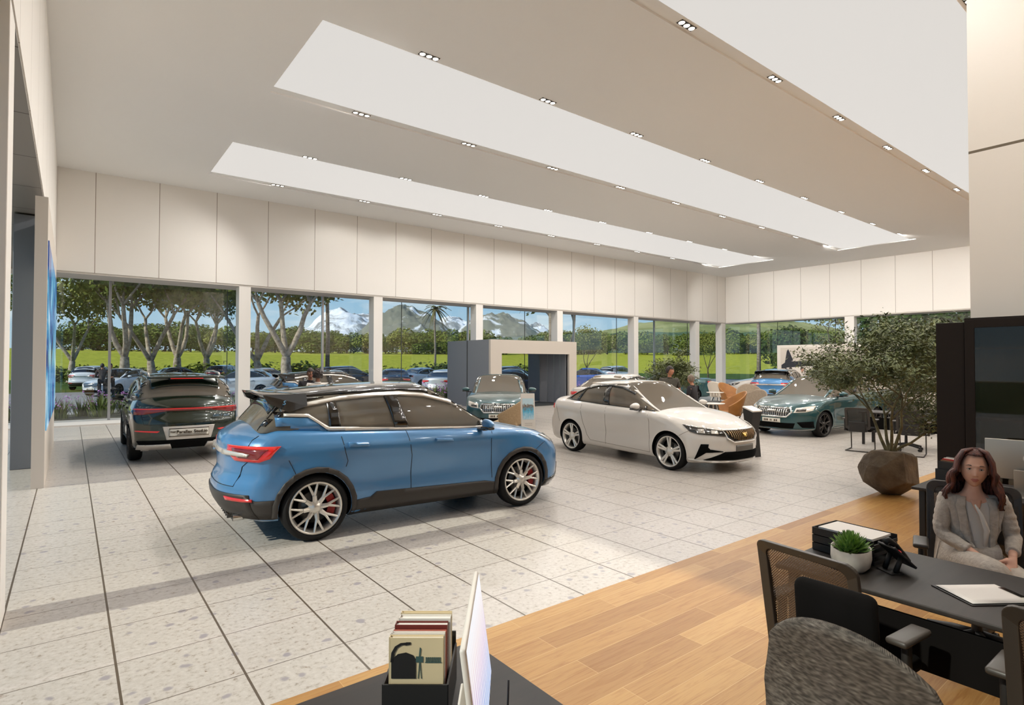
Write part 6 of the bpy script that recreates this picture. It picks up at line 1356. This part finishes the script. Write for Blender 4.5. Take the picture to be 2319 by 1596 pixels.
def head(parent, loc, yaw, pitch, S, skin, detail=True, female=True, roll=0.0):
    """face looks along local +x"""
    h = empty('head', loc); h.parent = parent; h.rotation_euler = (roll, pitch, yaw); h.scale = (S, S, S)
    jaw = .34 if female else .22
    def f(p):
        x, y, z = p
        t = max(0, -z/.118)
        y *= 1-jaw*t**1.6; 
        if x < 0: x *= 1-.30*t**1.2
        y *= 1-.05*g_(z-.075, .03)
        if x > 0:
            fr = min(1, x/.05)
            x -= .010*fr*g_(z+.02, .07)*min(1, abs(y)/.06)**2
            x += fr*(-.011*(g_(y-.031, .014)+g_(y+.031, .014))*g_(z-.012, .012)+.004*g_(z-.032, .008)*g_(y, .05))
            x += fr*.025*g_(y, .0088+.005*max(0, -z/.05))*(1 if -.034 < z < .02 else 0)*max(0, min(1, (.022-z)/.050))
            x += fr*.006*g_(z+.036, .006)*(g_(y-.011, .006)+g_(y+.011, .006))
            x += fr*.0065*g_(y, .022)*(g_(z+.056, .0055)+1.05*g_(z+.068, .006)) - fr*.003*g_(y, .024)*g_(z+.0615, .0022)
            x += fr*.008*g_(y, .022)*g_(z+.098, .014)+fr*.004*(g_(y-.045, .02)+g_(y+.045, .02))*g_(z+.022, .02)
        return Vector((x, y, z))
    b = MB(); nu, nv = (96, 84) if detail else (36, 28); b.ell((0, 0, 0), (.094, .074, .118), nu, nv, fn=f)
    for i, fc in enumerate(b.f):
        c = sum((b.v[k] for k in fc), Vector())/len(fc)
        if detail and c.x > .07 and abs(c.y) < .024-1.2*abs(c.z+.0615-.10*abs(c.y)) and -.074 < c.z < -.050: b.mi[i] = 1
    # ears
    for s in (1, -1): b.ell((-.004, s*.073, -.004), (.018, .009, .031), 12, 8, T=None)
    b.build('face', [skin, m_lip], h)
    for s in (1, -1):
        e = MB().ell((.0750, s*.031, .010), (.0115, .0125, .0082), 16, 10); e.build('eye', m_eye, h)
        if detail:
            MB().ell((.0842, s*.0305, .0100), (.0028, .0054, .0054), 14, 8).build('iris', m_iris, h); MB().ell((.0862, s*.0305, .0100), (.0013, .0026, .0026), 10, 6).build('pupil', m_pup, h)
            MB().tube([(.0775, s*.0175, .0090), (.0840, s*.024, .0152), (.0850, s*.032, .0168), (.0795, s*.040, .0140), (.0735, s*.0445, .0100)], [.0010, .0028, .0034, .0030, .0015], 6).build('eyelid', skin, h)
            MB().tube([(.0795, s*.0180, .0088), (.0868, s*.024, .0132), (.0880, s*.032, .0142), (.0825, s*.0405, .0118), (.0760, s*.046, .0105)], [.0004, .0009, .0012, .0012, .0006], 5).build('lashes', m_pup, h)
        MB().tube([(.0865, s*.014, .0295), (.0885, s*.026, .0345), (.0845, s*.038, .0345), (.0760, s*.050, .0290)], [.0012, .0024, .0021, .0008], 6).build('eyebrow', m_hdark, h)
    return h
def hair_cap(h, mat, line=.045, back=-.07, puff=1.07, jag=0.0, seed=1):
    b = MB(); rr = random.Random(seed); q = MB(); q.ell((0, 0, 0), (.094*puff, .077*puff, .120*puff), 40, 34)
    keep = []
    for fc in q.f:
        c = sum((q.v[k] for k in fc), Vector())/4
        lim = back if c.x < -.01 else line if c.x > .045 else back+(line-back)*((c.x+.01)/.055)**.8
        if c.z > lim: keep.append(fc)
    vs = [v+Vector((rr.gauss(0, 1), rr.gauss(0, 1), rr.gauss(0, 1)))*jag for v in q.v]
    b.add(vs, keep, 0, True); o = b.build('hair', mat, h, solid=.004); return o
def hand(parent, name, wrist, d, nrm, S=1.0, curl=.5, left=True, skin=None, spread=.12, back=None):
    """d: direction from the wrist to the knuckles, nrm: back of the hand"""
    W_ = Vector(wrist); d = Vector(d).normalized(); n = Vector(nrm); n = (n-d*n.dot(d)).normalized(); s = d.cross(n)*(1 if left else -1)   # s points to the thumb side
    L = .085*S; ch = []; kn = []
    base = [(.036, .0), (.013, .004), (-.011, .002), (-.034, -.006)]
    ln = [.070, .078, .073, .057]
    ch.append(([(W_-Vector(back).normalized()*.06, .024*S, .021*S)] if back is not None else [])+[(W_, .024*S, .018*S), (W_+d*.03*S, .032*S, .016*S), (W_+d*L*.62, .036*S, .014*S), (W_+d*L*.95, .037*S, .012*S)])
    palm_end = W_+d*L*.95
    for (o, x), l in zip(base, ln):
        k = W_+d*(L+x*S)+s*o*S; a = 0; p = k; dd = (d+s*o*spread*30*.1).normalized(); c = [(palm_end, .037*S, .012*S), (k, .0105*S, .0105*S)]
        for i, fr in enumerate((.45, .32, .23)):
            a += curl*(1.0, 1.15, .7)[i]; v = dd*math.cos(a)-n*math.sin(a); p = p+v*l*fr*S; c.append((p, (.0092, .0084, .0072)[i]*S, (.0092, .0084, .0072)[i]*S))
        ch.append(c)
    t0 = W_+d*.022*S+s*.022*S; t1 = t0+(d*.5+s*.75-n*.25).normalized()*.036*S; t2 = t1+(d*.9+s*.25-n*.3).normalized()*.03*S; t3 = t2+(d*.95-s*.05-n*.3).normalized()*.024*S
    ch.append([(W_+d*.03*S, .032*S, .016*S), (t0, .015*S, .014*S), (t1, .0115*S, .0115*S), (t2, .0102*S, .0102*S), (t3, .008*S, .008*S)])
    return skin_mesh(name, ch, skin or m_skin, parent, 2)
V = Vector
def lapel_strip(b, pts, wd, off, mi=0, side=1):
    for p, q in zip(pts[:-1], pts[1:]): pass

# ---- the seated woman
m_suit = noisy('grey_linen_suit', (180, 170, 158), (196, 186, 174), 40, .85, 4, bump=.35, bscale=60, sc3=(1, 1, 1)); m_blouse = M('pale_blouse', (206, 200, 192), .6); m_shoe = M('beige_shoe', (206, 178, 140), .45)
WR = empty('person', (4.645, 1.10, .008), math.atan2(-.50, -.866)); tag(WR, 'seated woman with long wavy auburn hair in a light grey suit, hands on her knee', 'person')
pel = V((0, 0, .57)); wai = V((.015, 0, .72)); che = V((.03, 0, .88)); nb = V((.02, 0, 1.01)); nk = V((.035, 0, 1.065)); hc = V((.055, 0, 1.165))
sR, sL = V((.02, -.150, .955)), V((.02, .150, .955)); eR, eL = V((.04, -.180, .735)), V((.03, .205, .735)); wR, wL = V((.25, -.03, .655)), V((.26, .12, .665))
hR, hL = V((.02, -.095, .56)), V((.02, .095, .56)); kR, kL = V((.44, -.02, .64)), V((.46, .13, .56)); aR, aL = V((.50, .16, .28)), V((.40, .08, .12)); 
skin_mesh('body', [[(pel, .11, .09), (wai, .085, .07), (che, .10, .08), (nb, .055, .05), (nk, .041, .043), (hc+V((-.02, 0, -.05)), .045, .05)], [(che, .10, .08), (sR, .04, .04), (eR, .033, .033), (wR, .023, .021)], [(che, .10, .08), (sL, .04, .04), (eL, .033, .033), (wL, .023, .021)],
    [(pel, .11, .09), (hR, .07, .07), (kR, .05, .05), (aR, .035, .035)], [(pel, .11, .09), (hL, .07, .07), (kL, .05, .05), (aL, .035, .035)]], m_skin, WR)
hd = head(WR, tuple(hc), -.22, .02, .97, m_skin, roll=-.04)
fR = (wR-eR).normalized(); fL = (wL-eL).normalized()
hand(WR, 'hand', tuple(wR+fR*.005), (.80, .55, -.12), (.15, 0, 1), .96, .22, False, back=fR); hand(WR, 'hand', tuple(wL+fL*.005), (.55, -.35, -.62), (.75, .15, .55), .96, .55, True, back=fL)
# jacket: front opening shows the blouse; built as a shell around the body with sleeves
skin_mesh('jacket', [[(V((.005, 0, .56)), .165, .14), (V((.0, 0, .64)), .140, .12), (wai+V((-.012, 0, 0)), .120, .105), (che+V((-.012, 0, .01)), .140, .112), (V((.0, 0, .972)), .095, .068)],
    [(che+V((-.012, 0, .01)), .140, .112), (sR, .060, .060), ((sR+eR)/2, .053, .052), (eR, .047, .047), ((eR+wR)/2, .043, .042), (wR-fR*.085, .041, .039), (wR-fR*.07, .043, .041)],
    [(che+V((-.012, 0, .01)), .140, .112), (sL, .060, .060), ((sL+eL)/2, .053, .052), (eL, .047, .047), ((eL+wL)/2, .043, .042), (wL-fL*.085, .041, .039), (wL-fL*.07, .043, .041)]], m_suit, WR, 3)
jk = [o for o in COL.objects if o.name.startswith('jacket')][-1]
bm = bmesh.new(); bm.from_mesh(jk.data); jb = BVHTree.FromBMesh(bm); bm.free()
for v in jk.data.vertices:   # cloth folds on the sleeves and skirt
    p = v.co; s = noise.noise(Vector((p.x*9, p.y*9, p.z*38))); arm = 1 if abs(p.y) > .17 or p.x > .12 else .35; v.co = p+v.normal*s*.007*arm
decal(jb, [(-.060, 1.00), (.055, 1.00), (.070, .90), (.060, .76), (.050, .64), (.02, .60), (-.01, .66), (-.035, .80), (-.055, .92)], 'F', 'blouse', m_blouse, WR, .004, .02, .008, car_=False)
decal(jb, [(-.034, 1.02), (.034, 1.02), (.030, .96), (.004, .885), (-.028, .955)], 'F', 'neckline_skin', m_skin, WR, .009, .015, .008, car_=False)
decal(jb, [(-.040, 1.04), (-.085, 1.03), (-.108, .93), (-.085, .78), (-.030, .655), (-.022, .66), (-.048, .80), (-.060, .92)], 'F', 'lapel', m_suit, WR, .014, .02, .012, car_=False)
decal(jb, [(.040, 1.04), (.085, 1.03), (.112, .93), (.100, .78), (.070, .64), (.056, .65), (.062, .80), (.066, .92)], 'F', 'lapel', m_suit, WR, .014, .02, .012, car_=False)
for z0, x0 in ((.86, .03), (.80, .045), (.74, .03)): pass
MB().tube([(.125, -.02, .95), (.150, .005, .89), (.158, .03, .80), (.150, .02, .70)], [.006, .012, .016, .010], 8).build('blouse_drape', m_blouse, WR)
skin_mesh('trousers', [[(V((0, 0, .55)), .16, .13), (hR, .105, .095), ((hR+kR)/2, .092, .088), (kR, .075, .072), ((kR+aR)/2, .062, .060), (aR+V((0, -.01, .05)), .055, .052)], [(V((0, 0, .55)), .16, .13), (hL, .10, .09), ((hL+kL)/2, .09, .085), (kL, .074, .072), ((kL+aL)/2, .064, .062), (aL+V((0, 0, .06)), .06, .056)]], m_suit, WR, 3)
for a_, dx in ((aL, V((.13, -.0, -.09))), (aR, V((.10, .02, -.11)))):
    skin_mesh('foot', [[(a_+V((0, 0, .06)), .034, .034), (a_+V((-.0, 0, -.03)), .036, .036), (a_+dx*.45+V((0, 0, -.02)), .034, .028)]], m_skin, WR, 2)
    skin_mesh('shoe', [[(a_+V((-.03, 0, -.06)), .034, .026), (a_+dx*.5+V((0, 0, -.035)), .038, .026), (a_+dx, .030, .016), (a_+dx*1.25, .016, .010)]], m_shoe, WR, 2)
# hair: cap plus long wavy locks
hair_cap(hd, m_aub, .099, -.06, 1.09, .0008, 3)
rr = random.Random(21); nL = 0
for layer, cnt in ((0, 44), (1, 40)):
    for i in range(cnt):
        a = -1.98+3.96*i/(cnt-1)+rr.uniform(-.05, .05)   # angle around the head, 0 = back
        a2 = PI+a; sx_, sy_ = math.cos(a2), math.sin(a2); part = .018
        front = abs(a) > 1.7
        p0 = V((.012+.02*sx_, part*.3+.02*sy_, .131-layer*.003)); p1 = V((.070*sx_+.010, .062*sy_, .112)); p2 = V((.104*sx_+(.012 if front else 0), .090*sy_, .055)); p3 = V((.108*sx_+(.020 if front else 0), .098*sy_, -.010)); side = abs(sy_)
        flare = .105+.045*side; ph_ = rr.uniform(0, 6.3); end = -.175-.035*side-rr.uniform(0, .04); pts = [p0, p1, p2, p3]; K = 10
        for k in range(1, K+1):
            t = k/K; z = -.010+(end+.010)*t; wv = .013*math.sin(ph_*.3+t*9.5+a*3); r_ = .104+(flare-.104)*t+wv; pts.append(V((r_*sx_*(1-.10*t)+(.018 if front else 0)*(1-t), (r_+.012*side*t)*sy_, z)))
        w0 = .011+.004*rr.random(); rad = [w0*.8, w0, w0*1.1, w0*1.1]+[w0*(1.1-.75*(k/K)**2.2) for k in range(1, K+1)]
        MB().tube(pts, rad, 7).build('hair_lock', m_aub, hd); nL += 1

# ---- standing and distant people
def standing(lab, x, y, ang, H, shirt, trousers, skin, hairm, arms='down', jacket=None, curly=False, head_yaw=0.0, hair=True, lean=0.0, cap=None, detail=False):
    R = empty('person', (x, y, .0), ang); k = H/1.76; R.scale = (k, k, k); tag(R, lab, 'person')
    pe = V((0, 0, .95)); wa = V((.0+lean*.1, 0, 1.10)); ch_ = V((.01+lean*.3, 0, 1.30)); n0 = V((.0+lean*.42, 0, 1.46)); n1 = V((.01+lean*.46, 0, 1.53)); hc_ = V((.03+lean*.55, 0, 1.645)); sh = [V((lean*.38, s*.19, 1.42)) for s in (1, -1)]
    if arms == 'down': el = [V((-.02+lean*.38, s*.27, 1.14)) for s in (1, -1)]; wr = [V((.08+lean*.3, s*.27, .90)) for s in (1, -1)]
    elif arms == 'front': el = [V((.02+lean*.38, s*.26, 1.13)) for s in (1, -1)]; wr = [V((.27+lean*.3, s*.12, 1.10)) for s in (1, -1)]
    else: el = [V((.16+lean*.38, s*.30, 1.24)) for s in (1, -1)]; wr = [V((.32, s*.10, 1.28)) for s in (1, -1)]
    hp = [V((0, s*.10, .92)) for s in (1, -1)]; kn = [V((.02, s*.11, .50)) for s in (1, -1)]; an = [V((-.02, s*.12, .08)) for s in (1, -1)]
    body = [[(pe, .12, .09), (wa, .10, .08), (ch_, .115, .085), (n0, .055, .05), (n1, .050, .050), (hc_+V((-.01, 0, -.06)), .05, .05)]]
    for i in (0, 1): body += [[(ch_, .115, .085), (sh[i], .045, .045), (el[i], .038, .038), (wr[i], .027, .025)], [(pe, .12, .09), (hp[i], .075, .075), (kn[i], .055, .055), (an[i], .04, .04)]]
    skin_mesh('body', body, skin, R, 1)
    top = [[(V((0, 0, .90)), .17, .13), (wa, .148, .115), (ch_, .178, .125), (n0+V((0, 0, -.02)), .095, .075)]]
    for i in (0, 1):
        e = el[i] if jacket or arms != 'front' else sh[i]+(el[i]-sh[i])*.75; c = [(ch_, .178, .125), (sh[i], .075, .072), ((sh[i]+e)/2, .066, .064), (e, .058, .056)]
        if jacket or shirt is m_wshirt: c += [((el[i]+wr[i])/2, .05, .048), (wr[i], .040, .038)]
        top.append(c)
    skin_mesh('jacket' if jacket else 'shirt', top, jacket or shirt, R, 2)
    if jacket and shirt:
        b2 = MB().loft([[(ch_.x+.125, -.05*q, z), (ch_.x+.140, 0, z), (ch_.x+.125, .05*q, z), (ch_.x+.09, 0, z)] for z, q in ((1.44, 1), (1.3, .7), (1.12, .2))]); b2.build('shirt_front', shirt, R)
    MB().tube([n0+V((.055*math.cos(t), .06*math.sin(t), .015)) for t in lin(0, 2*PI, 14)[:-1]], .016, 6, closed=True).build('collar', shirt or jacket, R)
    skin_mesh('trousers', [[(V((0, 0, .93)), .16, .125), (hp[i], .105, .10), (kn[i], .078, .078), (an[i]+V((0, 0, .04)), .065, .065)] for i in (0, 1)], trousers, R, 2)
    for i in (0, 1):
        MB().rbox((an[i].x+.06, an[i].y, .04), (.27, .10, .08), .035).build('shoe', m_gloss, R)
        fd = (wr[i]-el[i]).normalized(); hand(R, 'hand', tuple(wr[i]), tuple(fd), (0, (1, -1)[i]*.6, .8) if arms != 'down' else (0, (1, -1)[i], .1), 1, .35, i == 0, skin, back=fd)
    h = head(R, tuple(hc_), head_yaw, 0, 1.0, skin, detail, False)
    if curly:
        b3 = MB(); r3 = random.Random(5)
        for _ in range(150):
            d = V((r3.gauss(-.25, 1), r3.gauss(0, 1), r3.gauss(.35, 1))).normalized()
            if d.x > .45 and d.z < .5 or d.z < -.45: continue
            b3.ell((d.x*.105, d.y*.092, d.z*.125), (.024, .024, .024), 7, 5)
        b3.build('hair', hairm, h); hair_cap(h, hairm, .04, -.07, 1.1)
    elif hair: hair_cap(h, hairm, .050, -.055, 1.07, .0006)
    return R
m_wshirt = M('white_shirt', (214, 206, 198), .8); m_polo = noisy('olive_polo', (58, 54, 46), (78, 74, 64), 30, .85, 3); m_blkpolo = M('black_polo', (30, 26, 30), .85); m_jean = M('dark_trousers', (44, 44, 50), .9); m_pin = noisy('grey_pinstripe', (62, 54, 52), (86, 76, 72), 40, .85, 3, sc3=(1, 1, .05)); m_dsuit = M('dark_suit', (36, 34, 38), .85)
def st(px, D): p = at(px, D); return p[0], p[1]
x, y = st(1516, 14.2); standing('man in a dark olive polo shirt smiling to the right, behind the white saloon roof', x, y, math.radians(-122), 1.77, m_polo, m_jean, m_skin2, m_hdark, 'front', head_yaw=.75, detail=True)
x, y = st(1572, 13.6); standing('man with short greyish hair in a black polo shirt, seen from behind and leaning forward', x, y, math.radians(98), 1.56, m_blkpolo, m_jean, m_skin2, m_hgrey, 'front', lean=.12, head_yaw=-.2)
x, y = st(720, 12.0); standing('curly dark-haired person in a white long-sleeved shirt seen from behind', x, y, _yaw*-1+PI/2+.35, 1.70, m_wshirt, m_jean, m_skin3, m_hdark, 'front', curly=True)
x, y = st(703, 12.7); standing('smiling dark-haired person in a dark top facing the curly-haired person', x, y, -PI/2-_yaw+.5, 1.72, m_blkpolo, m_jean, m_skin3, m_hdark, 'front', detail=True)
x, y = st(232, 27.6); standing('man outside in a grey pinstripe suit and cap seen from behind', x, y, PI/2-.1, 1.78, None, m_dsuit, m_skin2, m_hdark, 'front', jacket=m_pin)
x, y = st(251, 28.6); standing('man outside in a dark suit with a light shirt facing the building', x, y, -PI/2-.1, 1.78, m_wshirt, m_dsuit, m_skin2, m_hdark, 'front', jacket=m_dsuit, detail=True)
x, y = st(1816, 28.0); standing('person with brown hair whose head shows above the far blue crossover roof', x, y, -PI/2-_yaw+.2, 1.66, m_wshirt, m_jean, m_skin, m_hdark, 'front')
x, y = st(1791, 28.6); standing('dark-haired person whose head shows left of the other one above the far crossover', x, y, PI/2-_yaw, 1.64, m_blkpolo, m_jean, m_skin2, m_hdark, 'front')
